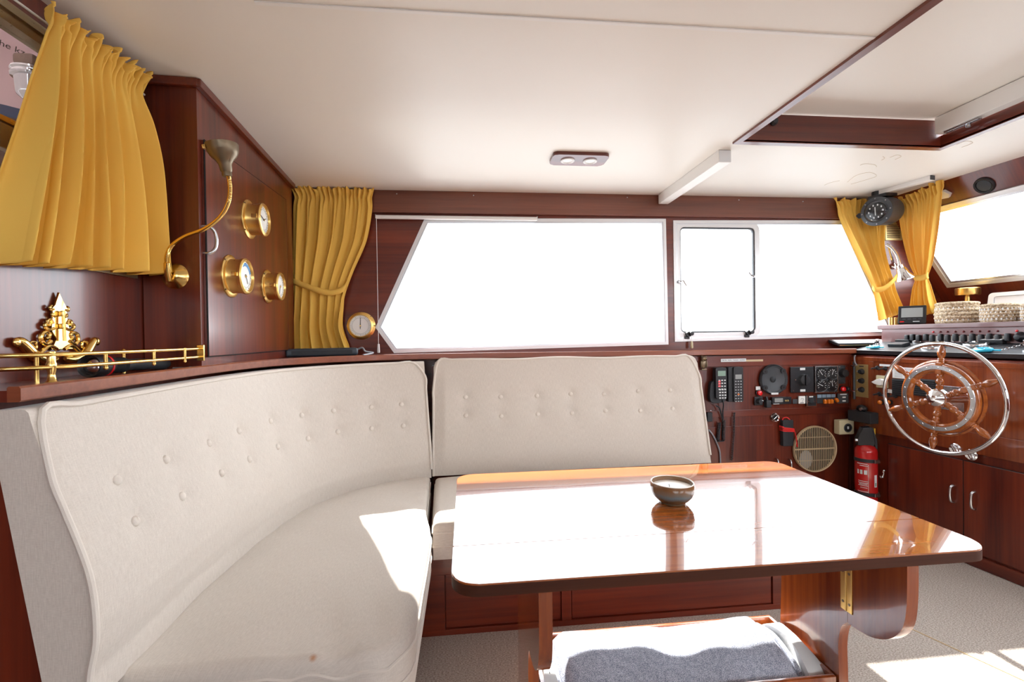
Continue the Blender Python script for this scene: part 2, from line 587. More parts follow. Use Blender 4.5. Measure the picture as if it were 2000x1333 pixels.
def tag(o, label, cat, group=None):
    o['label'] = label
    o['category'] = cat
    if group:
        o['group'] = group
    return o

def thing(name, label, cat, M=None, group=None):
    o = bpy.data.objects.new(name, None)
    COL.objects.link(o)
    o.empty_display_size = .05
    if M is not None:
        o.matrix_world = M
    return tag(o, label, cat, group)

def struct(o):
    o['kind'] = 'structure'
    return o

def rrect(x0, y0, x1, y1, r, seg=5):
    P = []
    for cx, cy, a in ((x1-r, y1-r, 0), (x0+r, y1-r, 90), (x0+r, y0+r, 180), (x1-r, y0+r, 270)):
        for k in range(seg+1):
            t = math.radians(a+90*k/seg)
            P.append((cx+r*math.cos(t), cy+r*math.sin(t)))
    return P

def offset_poly(P, d):
    """inset (d>0) a convex-ish polygon, any winding"""
    N = len(P)
    A = sum(P[i][0]*P[(i+1) % N][1]-P[(i+1) % N][0]*P[i][1] for i in range(N))
    sg = 1 if A > 0 else -1
    out = []
    for i in range(N):
        p0, p1, p2 = Vector(P[i-1]), Vector(P[i]), Vector(P[(i+1) % N])
        e1, e2 = (p1-p0).normalized(), (p2-p1).normalized()
        n1, n2 = Vector((-e1.y, e1.x))*sg, Vector((-e2.y, e2.x))*sg
        b = (n1+n2)
        b = b/max(.25, b.dot(n1))
        out.append(tuple(p1+b*d))
    return out

def smooth(pts, n=8, closed=False):
    """Catmull-Rom through the points"""
    pts = [Vector(p) for p in pts]
    N = len(pts)
    out = []
    for i in range(N if closed else N-1):
        g = (lambda k: pts[k % N]) if closed else (lambda k: pts[max(0, min(N-1, k))])
        p0, p1, p2, p3 = g(i-1), g(i), g(i+1), g(i+2)
        for k in range(n):
            t = k/n
            out.append(.5*((2*p1)+(p2-p0)*t+(2*p0-5*p1+4*p2-p3)*t*t+(3*p1-p0-3*p2+p3)*t**3))
    if not closed:
        out.append(pts[-1])
    return out

def lerp_tab(tab, x):
    if x <= tab[0][0]:
        return tab[0][1]
    for (a, va), (b, vb) in zip(tab, tab[1:]):
        if x <= b:
            return va+(vb-va)*(x-a)/(b-a)
    return tab[-1][1]

def text(body, size, mat, parent, M, name='lettering', ext=.0004, align='CENTER'):
    cu = bpy.data.curves.new('t', 'FONT')
    cu.body = body
    cu.size = size
    cu.align_x = align
    cu.align_y = 'CENTER'
    cu.extrude = ext
    o = bpy.data.objects.new('t', cu)
    COL.objects.link(o)
    bpy.context.view_layer.update()
    me = bpy.data.meshes.new_from_object(o.evaluated_get(bpy.context.evaluated_depsgraph_get()))
    bpy.data.objects.remove(o)
    me.materials.clear()
    me.materials.append(MATS[mat])
    q = bpy.data.objects.new(name, me)
    COL.objects.link(q)
    q.parent = parent
    q.matrix_local = parent.matrix_world.inverted() @ M
    return q

def place(fr, px, py, name, label, cat, d=0, group=None):
    """an Empty on the plane fr where the line of sight through (px,py) meets it"""
    a, b = fr.loc(px, py, d)
    o = thing(name, label, cat, fr.M(a, b, d), group)
    return o

def rect(fr, x0, y0, x1, y1, d=0):
    """local centre and size of the pixel box on plane fr"""
    ym, xm = (y0+y1)/2, (x0+x1)/2
    a0, a1 = fr.loc(x0, ym, d)[0], fr.loc(x1, ym, d)[0]
    b0, b1 = fr.loc(xm, y1, d)[1], fr.loc(xm, y0, d)[1]
    return (a0+a1)/2, (b0+b1)/2, abs(a1-a0), abs(b1-b0)

#=====STRUCTURE=====
# ------------------------------------------------------------------ floor, ceiling, walls
struct(MB().box((1.3, .5, -.02), (5.0, 4.6, .04)).build('floor', 'carpet'))
mb = MB()
p0 = hit(1768, 1224, (0, 0, 0), Vector((0, 0, 1))); p1 = hit(2030, 1345, (0, 0, 0), Vector((0, 0, 1)))
mb.tube([p0+Vector((0, 0, .0005)), p1+Vector((0, 0, .0005))], .0026, 6)
struct(mb.build('trim_1', 'vent_cream'))

HX0, HX1, HY0, HY1 = 1.215, 2.225, .35, 1.925      # roof hatch opening
mb = MB()
for x0, x1, y0, y1 in ((XB-.03, HX0, -1.75, YW+.05), (HX1, 2.80, -1.75, YW+.05), (HX0, HX1, HY1, YW+.05), (HX0, HX1, -1.75, HY0)):
    mb.box(((x0+x1)/2, (y0+y1)/2, ZC+.02), (x1-x0, y1-y0, .04))
struct(mb.build('ceiling', 'ceiling_paint'))
struct(MB().box((.34, 1.222, ZC-.002), (1.72, .012, .004), .0015).build('trim_2', 'white_paint'))

# port wall with two window openings (local x,y of F_port; thickness outward = -z)
L = F_port.loc
W1 = [L(831, 429), L(736, 640), L(771, 688), L(1303, 671.5), L(1298, 430)]
O1 = [(XB-.03, 2.04), (XB-.03, 1.217), (XB-.03, 0), (1.268, 0), (1.268, 2.04)]
W2 = [L(1316, 433), L(1319, 666), (2.80, 1.132), (2.44, 1.868)]
O2 = [(1.268, 2.04), (1.268, 0), (4.0, 0), (2.735, 2.04)]
mb = MB()
mb.ring(O1, W1, -.05, 0)
mb.ring(O2, W2, -.05, 0)
wall = struct(mb.build('wall_port', 'mahogany_x', M=F_port.M()))
# fascia board under the ceiling
mb = MB()
mb.box((.885, 1.945, .012), (3.70, .13, .024), .003)
fascia = struct(mb.build('trim_3', 'fascia_x', M=F_port.M()))
mb = MB()
for px, py in ((775, 379), (925, 382), (1225, 386), (1317, 388), (1443, 391), (1568, 394)):
    a, b_ = F_port.loc(px, py, .024)
    mb.cyl((a, b_, .020), (a, b_, .0256), .0035, seg=10)
mb.parts('screw', 'steel', fascia)
# old flaking paint on the ceiling near the helm
mb = MB()
for P in ([(1655, 356), (1672, 343), (1698, 337), (1712, 344), (1690, 352), (1662, 360)], [(1680, 323), (1690, 320), (1708, 322), (1712, 326)], [(1610, 362), (1622, 357), (1640, 353)], [(1738, 308), (1752, 303), (1760, 306), (1748, 312)], [(1722, 313), (1728, 309), (1724, 306)], [(1868, 283), (1885, 276), (1900, 279), (1878, 288)]):
    mb.tube(smooth([hit(x, y, (0, 0, ZC-.0006), Vector((0, 0, 1))) for x, y in P], 4), .0007, 5)
struct(mb.build('trim_6', 'vent_cream'))

def window_frame(nm, P, fr, wid, mats, glass=True, out=.006):
    o = bpy.data.objects.new(nm, None)
    COL.objects.link(o)
    o.matrix_world = fr.M()
    struct(o)
    I = offset_poly(P, wid*.55)
    J = offset_poly(P, wid)
    X = offset_poly(P, -.006)
    MB().ring(X, I, -.02, out).build('frame', mats[0], o)
    MB().ring(I, J, -.03, out*.4).build('inner_frame', mats[1], o)
    if glass:
        MB().prism(offset_poly(J, -.004), -.026, -.022).build('pane', 'pane_glass', o)
    return o
w1 = window_frame('window_1', W1, F_port, .022, ('window_frame_light', 'aluminium'))
w2 = window_frame('window_2', W2, F_port, .020, ('window_frame_light', 'aluminium'), glass=False)
# fixed pane right of the hinged sash, sash itself
sx0, sy0 = L(1321, 660); sx1, sy1 = L(1483, 436)
J2 = offset_poly(W2, .016)
MB().prism([(sx1-.01, J2[0][1]), (sx1-.01, J2[1][1]), J2[2], J2[3]], -.030, -.026).build('pane', 'pane_glass', w2)
sash = MB().ring(rrect(sx0, sy0, sx1, sy1, .045), rrect(sx0+.03, sy0+.03, sx1-.03, sy1-.03, .03), -.020, .002).build('sash', 'window_frame_light', w2)
MB().ring(rrect(sx0+.03, sy0+.03, sx1-.03, sy1-.03, .03), rrect(sx0+.038, sy0+.038, sx1-.038, sy1-.038, .024), -.022, -.006).build('sash_gasket', 'dark_grey', w2)
MB().prism(rrect(sx0+.037, sy0+.037, sx1-.037, sy1-.037, .024), -.018, -.014).build('pane', 'pane_glass', w2)
for px, py, sg in ((1327, 551, 1), (1471, 541, -1)):
    a, b_ = L(px, py, .01)
    mb = MB()
    mb.box((a, b_, .010), (.022, .016, .02), .003)
    mb.tube([(a, b_, .016), (a+sg*.02, b_+.008, .02), (a+sg*.04, b_-.028*(1 if sg > 0 else -1), .024)], [.006, .006, .004], 8)
    mb.build('latch', 'steel', w2)
for px, py in ((1346, 652), (1463, 649)):
    a, b_ = L(px, py, .01)
    mb = MB()
    mb.cyl((a-.006, b_-.004, 0), (a-.006, b_-.004, .022), .016)
    mb.lathe([(0, .03), (.012, .028), (.013, .012), (.008, 0)], 16, Matrix.Translation((a+.006, b_, .01)))
    mb.box((a-.012, b_-.024, .006), (.03, .02, .012), .003)
    mb.build('knob', 'black_plastic', w2)

# pull of the window 2 blind, roller blind on window 1
a, b_ = L(1351, 672, .03)
o = thing('blind_pull', 'small cream pull handle on a short cord below the hinged window sash', 'pull', F_port.M(a, b_, .03))
MB().lathe([(0, .016), (.006, .016), (.008, .004), (.009, -.022), (.007, -.028), (0, -.028)], 14, Matrix.Rotation(-math.pi/2, 4, 'X')).build('handle', 'cream_plastic', o)
MB().tube([(0, .014, 0), (.001, .05, -.008), (-.002, .062, -.018)], .0012, 6).build('cord', 'white_plastic', o)
a, b_ = L(734, 424, .03); a2, b2 = L(1049, 428, .03); a3, b3 = L(734, 676, .03)
o = thing('roller_blind', 'rolled up white roller blind above the long window with hanging cord', 'blind', F_port.M(0, 0, .03))
MB().tube([(a, b_, 0), (a2, b2, 0)], .0115, 14).build('roll', 'white_plastic', o)
for q in ((a, b_), (a2, b2)):
    MB().box((q[0], q[1]+.002, -.008), (.006, .026, .03), .002).build('bracket', 'steel', o)
MB().tube([(a+.004, b_-.01, .004), (a+.004, b3, .004)], .0016, 6).build('cord', 'white_plastic', o)
MB().lathe([(0, .022), (.006, .02), (.0085, -.024), (.007, -.03), (0, -.03)], 14, Matrix.Translation((a+.004, b3-.01, .004)) @ Matrix.Rotation(-math.pi/2, 4, 'X')).build('cord_weight', 'white_plastic', o)

# aft bulkhead with its sliding window and the open companionway behind the camera
WA = [(.20, 1.898), (.20, 1.392), (1.52, 1.392), (1.52, 1.898)]
OA = [(0, 2.04), (0, 0), (YW+.05, 0), (YW+.05, 2.04)]
mb = MB().ring(OA, WA, -.03, 0)
mb.ring([(-1.75, 2.04), (-1.75, 0), (0, 0), (0, 2.04)], [(-1.1, 1.8), (-1.1, 1.2), (-.5, 1.2), (-.5, 1.8)], -.03, 0)
struct(mb.build('wall_aft', 'mahogany_y', M=F_aft.M()))
w4 = bpy.data.objects.new('window_3', None); COL.objects.link(w4); w4.matrix_world = F_aft.M(); struct(w4)
mb = MB()
I4 = offset_poly(WA, .014)
mb.ring(offset_poly(WA, -.04), I4, -.02, .012)
mb.ring(offset_poly(WA, -.024), offset_poly(WA, -.014), .012, .02)
mb.ring(offset_poly(WA, -.004), I4, .012, .018)
mb.build('frame', 'bronze_frame', w4)
MB().box((.86, 1.622, .002), (1.30, .058, .024), .004).build('sash_rail', 'bronze_frame', w4)
MB().box((.86, 1.660, .005), (1.30, .014, .024), .003).build('sash_lip', 'brass_satin', w4)
MB().prism([(I4[0][0], 1.648), (I4[2][0], 1.648), (I4[2][0], 1.884), (I4[0][0], 1.884)], -.010, -.006).build('pane', 'pane_glass', w4)
MB().prism([(I4[0][0], 1.406), (I4[2][0], 1.406), (I4[2][0], 1.596), (I4[0][0], 1.596)], -.018, -.014).build('pane', 'pane_glass', w4)

# starboard wall (behind the camera) with its long windows
F_star = Frame((0, -1.72, 0), (-1, 0, 0), (0, 0, 1))
mb = MB()
mb.ring([(1.075, 2.04), (1.075, 0), (-1.2, 0), (-1.2, 2.04)], [(.55, 1.84), (.60, 1.16), (-.9, 1.16), (-.9, 1.84)], -.04, 0)
mb.ring([(-1.2, 2.04), (-1.2, 0), (-4.0, 0), (-2.735, 2.04)], [(-1.35, 1.8), (-1.35, 1.2), (-2.6, 1.2), (-2.35, 1.8)], -.04, 0)
struct(mb.build('wall_starboard', 'mahogany_x', M=F_star.M()))
struct(MB().prism([(.55, 1.84), (.60, 1.16), (-.9, 1.16), (-.9, 1.84)], -.03, -.026).build('window_4', 'pane_glass', M=F_star.M()))

# raked windscreen bulkhead
Lw = F_wind.loc
bl = Lw(1853, 559); bl2 = Lw(1822, 512); tp = Lw(1838, 404); tp2 = Lw(2000, 357); br = Lw(2000, 541)
sl = (bl2[0]-bl[0])/(bl2[1]-bl[1])
tl = (bl2[0]+sl*(tp[1]-bl2[1]), tp[1])
WW = [tl, bl, (1.55, bl[1]), (1.55, tl[1])]
OW = [(-.12, .06), (-.12, -2.2), (4.5, -2.2), (4.5, .06)]
O_a = [(-.12, .06), (-.12, -2.2), (1.65, -2.2), (1.65, .06)]
O_b = [(1.65, .06), (1.65, -2.2), (4.5, -2.2), (4.5, .06)]
mb = MB().ring(O_a, WW, -.035, 0)
mb.ring(O_b, [(1.75, tl[1]), (1.75, bl[1]), (4.2, bl[1]), (4.2, tl[1])], -.035, 0)
struct(mb.build('wall_front', 'mahogany_y', M=F_wind.M()))
w3 = window_frame('window_5', WW, F_wind, .034, ('window_frame_light', 'aluminium'), out=.012)
#=====OBJECTS=====
# ------------------------------------------------------------------ settee
PROF_A = [(.44, 0), (.50, .003), (.543, -.007), (.603, -.013), (.68, -.006), (.74, .006), (.80, .030), (.883, .055), (.955, .076), (1.0, .088), (1.03, .094)]
PROF_B = [(.44, -.008), (.52, -.006), (.62, .018), (.75, .064), (.88, .104), (.97, .128), (1.03, .142)]
BPATH = smooth([(-.732, .95, 0), (-.738, 1.15, 0), (-.742, 1.37, 0), (-.728, 1.65, 0), (-.675, 1.95, 0), (-.57, 2.13, 0), (-.43, 2.25, 0), (-.30, 2.31, 0), (-.186, 2.345, 0)], 8)
BL = [0]
for a, c in zip(BPATH, BPATH[1:]):
    BL.append(BL[-1]+(c-a).length)

def path_at(s):
    d = s*BL[-1]
    for i in range(len(BL)-1):
        if d <= BL[i+1] or i == len(BL)-2:
            t = (d-BL[i])/(BL[i+1]-BL[i])
            p = BPATH[i].lerp(BPATH[i+1], t)
            i0, i1 = max(0, i-1), min(len(BPATH)-1, i+2)
            tg = (BPATH[i1]-BPATH[i0]).normalized()
            return p, Vector((-tg.y, tg.x, 0))      # outward (away from the cabin)

def ease(t):
    t = max(0, min(1, t))
    return t*t*(3-2*t)

def back_pt(s, z, dim=()):
    p, n = path_at(s)
    w = ease((s-.15)/.6)
    o = lerp_tab(PROF_A, z)*(1-w)+lerp_tab(PROF_B, z)*w
    bul = .012*math.sin(math.pi*min(1, max(0, (z-.44)/.59)))*min(1, s/.06, (1-s)/.06)
    q = p+n*(o-bul)
    q.z = z
    for bp in dim:
        d2 = (q-bp).length_squared
        if d2 < .012:
            q += n*(.010*math.exp(-d2/.0008)+.006*math.exp(-d2/.004))
    return q

def top_z(s):
    p, n = path_at(s)
    return min(1.026, shz(p.x)-.022)

def screen_pick(fn, us, vs, px, py):
    best = None
    for a in us:
        for c in vs:
            q = proj(fn(a, c))
            d = (q[0]-px)**2+(q[1]-py)**2
            if best is None or d < best[0]:
                best = (d, a, c)
    return best[1], best[2]

def cushion_back(name, label, fn, L_, n_s, topf, outn, btns, thick, zb=.44):
    """upholstered back: front from fn(s,z), rounded top, flat rear, end caps, piping and covered buttons"""
    us = [i/160 for i in range(161)]
    vs = [.60+.30*j/60 for j in range(61)]
    bp = []
    for px, py in btns:
        a, c = screen_pick(fn, us, vs, px, py)
        bp.append((a, c, fn(a, c)))
    dim = [q[2] for q in bp]
    P, UV = [], []
    nz = 76
    for i in range(n_s+1):
        s_ = i/n_s
        zt = topf(s_)
        n_ = outn(s_)
        row = []
        for j in range(nz+1):
            z = zb+(zt-.014-zb)*j/nz
            row.append(fn(s_, z, dim))
        t = row[-1]
        for ang in (30, 60, 90):
            a = math.radians(ang)
            row.append(t+n_*(.014*(1-math.cos(a)))+Vector((0, 0, .014*math.sin(a))))
        tb = t+n_*thick
        row.append(tb+Vector((0, 0, .012)))
        row.append(tb)
        lo = fn(s_, zb)+n_*(thick*1.0)
        row.append(tb.lerp(lo, .5))
        row.append(lo)
        P.append(row)
        uvr = [(s_*L_, q.z) for q in row[:nz+1]]
        uvr += [(s_*L_, zt+.02*k) for k in range(1, 8)]
        UV.append(uvr+[(s_*L_, zb-.05)])
    mb = MB()
    V = mb.grid(P, UV, cv=True)
    for row in (V[0], V[-1]):
        f = mb.bm.faces.new(row)
        for lp in f.loops:
            lp[mb.uv].uv = (lp.vert.co.y+lp.vert.co.x, lp.vert.co.z)
    root = tag(mb.build(name, 'cushion_cloth', ang=50), label, 'cushion', 'settee cushions')
    # piping along the front edge
    m = MB()
    fr = [fn(0, zb+(topf(0)-.012-zb)*j/26)-outn(0)*.003 for j in range(27)]
    tp_ = [fn(i/60, topf(i/60)-.006)-outn(i/60)*.001 for i in range(61)]
    en = [fn(1, zb+(topf(1)-.012-zb)*(26-j)/26)-outn(1)*.003 for j in range(27)]
    m.tube(smooth(fr[::3][:-1]+tp_[1:-1:3]+en[::3][1:], 4), .0065, 8)
    m.build('piping', 'piping_cloth', root)
    for a, c, q in bp:
        nn = (fn(min(1, a+.01), c)-fn(max(0, a-.01), c)).cross(fn(a, c+.01)-fn(a, c-.01)).normalized()
        if nn.dot(EYE-q) < 0:
            nn = -nn
        q2 = fn(a, c, dim)
        T = Matrix.Translation(q2-nn*.001) @ nn.to_track_quat('Z', 'Y').to_matrix().to_4x4()
        MB().lathe([(0, .0095), (.005, .009), (.009, .0072), (.0118, .004), (.0122, .001), (.0115, -.004), (0, -.004)], 18, T).build('button', 'piping_cloth', root)
    return root

B_LEFT = [(240, 940), (338, 898), (417, 867), (474, 842), (534, 823), (596, 811), (657, 804), (725, 796), (785, 792),
          (275, 1018), (367, 969), (441, 926), (495, 897), (550, 873), (606, 857), (664, 844), (728, 838), (788, 834)]
cushion_back('curved_back_cushion', 'long curved cream back cushion with buttons wrapping the left corner of the settee', back_pt, BL[-1], 240, top_z,
             lambda s: path_at(s)[1], B_LEFT, .07)

def rback_pt(s, z, dim=()):
    x = -.176+1.513*s
    t = (z-.44)/.59
    y = 2.362+.15*t-.022*math.sin(math.pi*max(0, min(1, t)))*min(1, s/.04, (1-s)/.04)+.02*s
    q = Vector((x-.012*t*(s > .5)*0, y, z))
    for bp in dim:
        d2 = (q-bp).length_squared
        if d2 < .012:
            q.y += .009*math.exp(-d2/.0008)+.005*math.exp(-d2/.004)
    return q

def rtop(s):
    c = min(s, 1-s)*1.513
    rr = .05
    return 1.036-.006*s-(rr-math.sqrt(max(0, rr*rr-(rr-c)**2)) if c < rr else 0)*.8+.004*math.sin(s*17)*math.sin(math.pi*s)
B_RIGHT = [(909, 776), (979, 776), (1048, 774), (1116, 771), (1181, 770), (1247, 766), (1310, 764),
           (911, 813), (981, 814), (1051, 811), (1118, 808), (1185, 804), (1252, 804), (1316, 800)]
cushion_back('straight_back_cushion', 'straight cream back cushion with two rows of buttons under the long window', rback_pt, 1.513, 190, rtop,
             lambda s: Vector((0, 1, 0)), B_RIGHT, .055)

def stations(L_, r=.03, n=26):
    """parameters 0..1 along a length with extra samples near both ends"""
    a = [0, .05, .15, .3, .5, .75, 1.0]
    lo = [r*q/L_ for q in a]
    mid = [lo[-1]+(1-2*lo[-1])*k/n for k in range(1, n)]
    return lo+mid+[1-q for q in lo[::-1]]

def seat_cushion(name, label, A, B, LA, LB, mat, zt, zb, puff, bumpf=None, round_c=None, pipe=None):
    """A(s) rear edge, B(s) front edge; ruled top with rounded rim and vertical sides"""
    ss, ts = stations(LA), stations(LB)
    r = .03
    P, UV = [], []
    for s_ in ss:
        row, uvr = [], []
        a, c = A(s_), B(s_)
        for t in ts:
            q = a.lerp(c, t)
            d = min(s_*LA, (1-s_)*LA, t*LB, (1-t)*LB)
            e_ = r-math.sqrt(max(0, r*r-(r-min(d, r))**2))
            h = puff*(1-(2*s_-1)**4)*(1-(2*t-1)**4)
            z = zt+h-e_*.9-.35*puff
            if bumpf:
                z += bumpf(q, s_, t)
            q = Vector((q.x, q.y, z))
            row.append(q)
            uvr.append((t*LB, s_*LA))
        P.append(row); UV.append(uvr)
    mb = MB()
    V = mb.grid(P, UV)
    ns, nt = len(ss), len(ts)
    loop = [V[i][0] for i in range(ns)]+[V[-1][j] for j in range(1, nt)]+[V[i][-1] for i in range(ns-2, -1, -1)]+[V[0][j] for j in range(nt-2, 0, -1)]
    prev = loop
    acc = 0
    for dz in (.3, .65, 1):
        cur = []
        for v in loop:
            q = v.co
            cur.append(mb.bm.verts.new((q.x, q.y, q.z+(zb-q.z)*dz)))
        per = 0
        for k in range(len(loop)):
            j = (k+1) % len(loop)
            f = mb.bm.faces.new((prev[k], cur[k], cur[j], prev[j]))
            le = (loop[j].co-loop[k].co).length
            for lp, uvq in zip(f.loops, ((per, prev[k].co.z), (per, cur[k].co.z), (per+le, cur[j].co.z), (per+le, prev[j].co.z))):
                lp[mb.uv].uv = (uvq[1], uvq[0])
            per += le
        prev = cur
    mb.bm.faces.new(prev)
    rim = [v.co.copy() for v in loop]
    root = tag(mb.build(name, mat, ang=50), label, 'cushion', 'settee cushions')
    if pipe:
        k0 = ns-1
        pts = [q+Vector((0, 0, -.012)) for q in rim]
        m = MB()
        m.tube(pts, .0045, 6, True)
        m.tube([Vector((q.x, q.y, zb+.05)) for q in rim], .0035, 6, True)
        m.build('piping', 'piping_cloth', root)
    return root

RC = .10
def cA(s):
    p, n = path_at(min(1, max(0, (s*1.27+.07)/1.34)))
    return p+n*.022
def cB(s):
    y = 1.035+(1.775-1.035)*s
    x = -.137
    if y < 1.035+RC:                      # rounded outer corner at the near end
        k = (1.035+RC-y)/RC
        x -= RC*(1-math.sqrt(max(0, 1-k*k)))
    if s > .85:
        x -= .03*((s-.85)/.15)**2
    return Vector((x, y, 0))
def wrinkle(q, s_, t):
    h = 0
    h += .006*math.sin(55*q.x+26*q.y)*ease((t-.5)/.25)*ease((.32-s_)/.2)
    h += .0025*math.sin(20*(q.x+.6*q.y)+5*math.sin(7*q.y))
    h += .006*math.sin(60*(q.x-.9*q.y))*ease((s_-.88)/.12)*.6
    return h
seat_cushion('corner_seat_cushion', 'large cream corner seat cushion with a small rust stain at its near edge', cA, cB, 1.6, .6, 'cushion_cloth_stained', .452, .30, .02, wrinkle, pipe=True)
seat_cushion('straight_seat_cushion', 'straight cream seat cushion behind the table under the long window', lambda s: Vector((-.165+1.50*s, 2.335+.02*s, 0)), lambda s: Vector((-.135+1.47*s, 1.745, 0)),
             1.5, .6, 'cushion_cloth', .452, .305, .02, lambda q, s_, t: .002*math.sin(17*q.x+9*q.y), pipe=True)

# carcass of the settee
o = thing('bench_settee', 'low mahogany bench with framed panels carrying the cream seat cushions', 'bench')
mb = MB()
mb.prism([(XB+.002, 0), (-.19, 0), (-.19, .292), (-.815, .296), (-.815, .44), (-.836, .62), (-.862, .75), (-.905, .90), (-.935, 1.0), (XB+.002, 1.0)], -2.70, -.975,
         Matrix(((1, 0, 0, 0), (0, 0, -1, 0), (0, 1, 0, 0), (0, 0, 0, 1))))
mb.build('end_carcass', 'mahogany_z', o)
mb = MB().box((.57, 2.235, .147), (1.53, .91, .294))
mb.box((.57, 2.66, .64), (1.53, .10, .70))
mb.build('seat_box', 'mahogany_x', o)
yb = 1.772
mb = MB()
for x0, x1, z0, z1 in ((-.19, 1.335, 0, .022), (-.19, 1.335, .235, .297), (-.19, -.095, .022, .235), (.362, .402, .022, .235), (1.255, 1.335, .022, .235)):
    mb.box(((x0+x1)/2, yb, (z0+z1)/2), (x1-x0, .014, z1-z0), .002)
mb.build('face_frame', 'mahogany_x', o)
for x0, x1 in ((-.092, .359), (.405, 1.252)):
    MB().box(((x0+x1)/2, yb+.004, .1285), (x1-x0, .010, .206), .002).build('panel', 'mahogany_x', o)
MB().box((.02, yb-.010, .262), (.07, .012, .024), .003).build('catch', 'black_plastic', o)

# shelf board that follows the settee back, with a raised lip
pin, pout = [], []
for i in range(0, 61):
    s_ = i/60
    p, n = path_at(s_)
    w = ease((s_-.15)/.6)
    off = (.128-.005)*(1-w)+.178*w
    q = p+n*off
    pin.append((q.x, min(q.y, 2.548)))
pin += [(.2, 2.55), (1.33, 2.56), (1.335, 2.575), (2.385, 2.575)]
pin[0] = (pin[0][0], .955)
mb = MB()
front = pin
lo, hi = -.020, 0
def shelf_ring(dz):
    return [mb.bm.verts.new((x, y, shz(x)+dz)) for x, y in front]+[mb.bm.verts.new((x, y, shz(x)+dz)) for x, y in ((2.385, YW-.003), (XB+.003, YW-.003), (XB+.003, .955))]
A_, B_ = shelf_ring(-.022), shelf_ring(0)
mb.bm.faces.new(A_[::-1]); mb.bm.faces.new(B_)
for k in range(len(A_)):
    j = (k+1) % len(A_)
    mb.bm.faces.new((A_[k], A_[j], B_[j], B_[k]))
sh = tag(mb.build('settee_shelf', 'mahogany_x', ang=30), 'narrow mahogany shelf running along the top of the settee back', 'shelf')
G = []
for k, (x, y) in enumerate(pin):
    a_, c_ = Vector(pin[max(0, k-1)]), Vector(pin[min(len(pin)-1, k+1)])
    tg = (c_-a_).normalized()
    nn = Vector((tg.y, -tg.x))                # towards the cabin
    z = shz(x)
    G.append([Vector((x+nn.x*d, y+nn.y*d, z+h)) for d, h in ((-.012, -.022), (.008, -.022), (.011, -.019), (.011, .004), (.008, .008), (-.009, .008), (-.012, .005))])
m = MB(); V = m.grid(G, None, cv=True); m.bm.faces.new(V[0]); m.bm.faces.new(V[-1])
m.build('lip', 'lip_wood', sh, ang=30)

# ------------------------------------------------------------------ folding table
TX0, TX1, TY0, TY1, TZ = -.036, 1.152, .884, 1.60, .67
tb_ = thing('folding_table', 'glossy varnished table with drop leaves standing in front of the cream settee', 'table', Matrix.Translation(((TX0+TX1)/2, 1.24, 0)))
def tw(x, y, z=0):
    return Vector((x, y, z))-Vector(((TX0+TX1)/2, 1.24, 0))
def leaf(nm, x0, x1, y0, y1, rc, flare=0):
    c = tw(0, 0)
    P = []
    for cx, cy, a, r in ((x1, y1, 0, rc[1]), (x0, y1, 90, rc[0]), (x0, y0, 180, rc[2]), (x1, y0, 270, rc[3])):
        r = max(r, .002)
        ccx = cx-r if cx == x1 else cx+r
        ccy = cy-r if cy == y1 else cy+r
        for k in range(7):
            t = math.radians(a+15*k)
            P.append((ccx+r*math.cos(t)+c.x, ccy+r*math.sin(t)+c.y))
    e_ = MB().prism(P, TZ-.026, TZ-.0035).build(nm+'_edge', 'table_edge', None)
    top = MB().prism(P, TZ-.0035, TZ, bev=.0022).build(nm, 'table_top', tb_)
    e_.name = 'edge_band'
    e_.parent = top
    return top
leaf('leaf', TX0, TX1, TY0, 1.0502, (0, 0, .055, .05))
leaf('tabletop', TX0, TX1, 1.0526, 1.4268, (0, 0, 0, 0))
leaf('leaf', TX0, TX1, 1.4290, TY1, (.05, .045, 0, 0))
def pedestal(x, sd=-1):
    # fixed panel
    c = tw(x, 0)
    ped = smooth([(1.30, .643), (1.302, .45), (1.308, .30), (1.32, .12), (1.34, 0)], 5)
    near = smooth([(1.08, 0), (1.085, .15), (1.088, .27), (1.089, .34), (1.079, .388), (1.060, .413)], 5)
    P = [(p.x-1.24, p.y) for p in [Vector(q) for q in ped][::1]] if False else None
    out = [(q[0]-1.24, q[1]) for q in ped]+[(q[0]-1.24, q[1]) for q in near]+[(1.062-1.24, .643)]
    Mx = Matrix(((0, 0, 1, c.x), (1, 0, 0, 0), (0, 1, 0, 0), (0, 0, 0, 1)))
    p_ = MB().prism([(a, b_) for a, b_ in out], -.013, .013, Mx, bev=.003).build('pedestal', 'table_leg', tb_)
    wing = smooth([(1.058, .412), (1.02, .414), (.98, .424), (.94, .450), (.912, .492), (.902, .55), (.900, .643)], 5)
    w_ = MB().prism([(1.058-1.24, .643)]+[(q[0]-1.24, q[1]) for q in wing], -.014, .014, Mx, bev=.003).build('bracket', 'table_leg', tb_)
    h = MB()
    for dy in (-.0095, .0095):
        h.box((c.x+sd*.0150, 1.06-1.24+dy, .541), (.003, .016, .200), .001)
    h.cyl((c.x+sd*.016, 1.06-1.24, .442), (c.x+sd*.016, 1.06-1.24, .642), .0028, seg=10)
    hh = h.build('hinge', 'brass_satin', tb_)
    s_ = MB()
    for zz in (.462, .54, .61):
        for dy in (-.0095, .0095):
            s_.cyl((c.x+sd*.0163, 1.06-1.24+dy, zz), (c.x+sd*.0172, 1.06-1.24+dy, zz), .0034, seg=10)
    s_.parts('screw', 'old_brass', hh)
    return p_
pedestal(.152, 1); pedestal(.968)
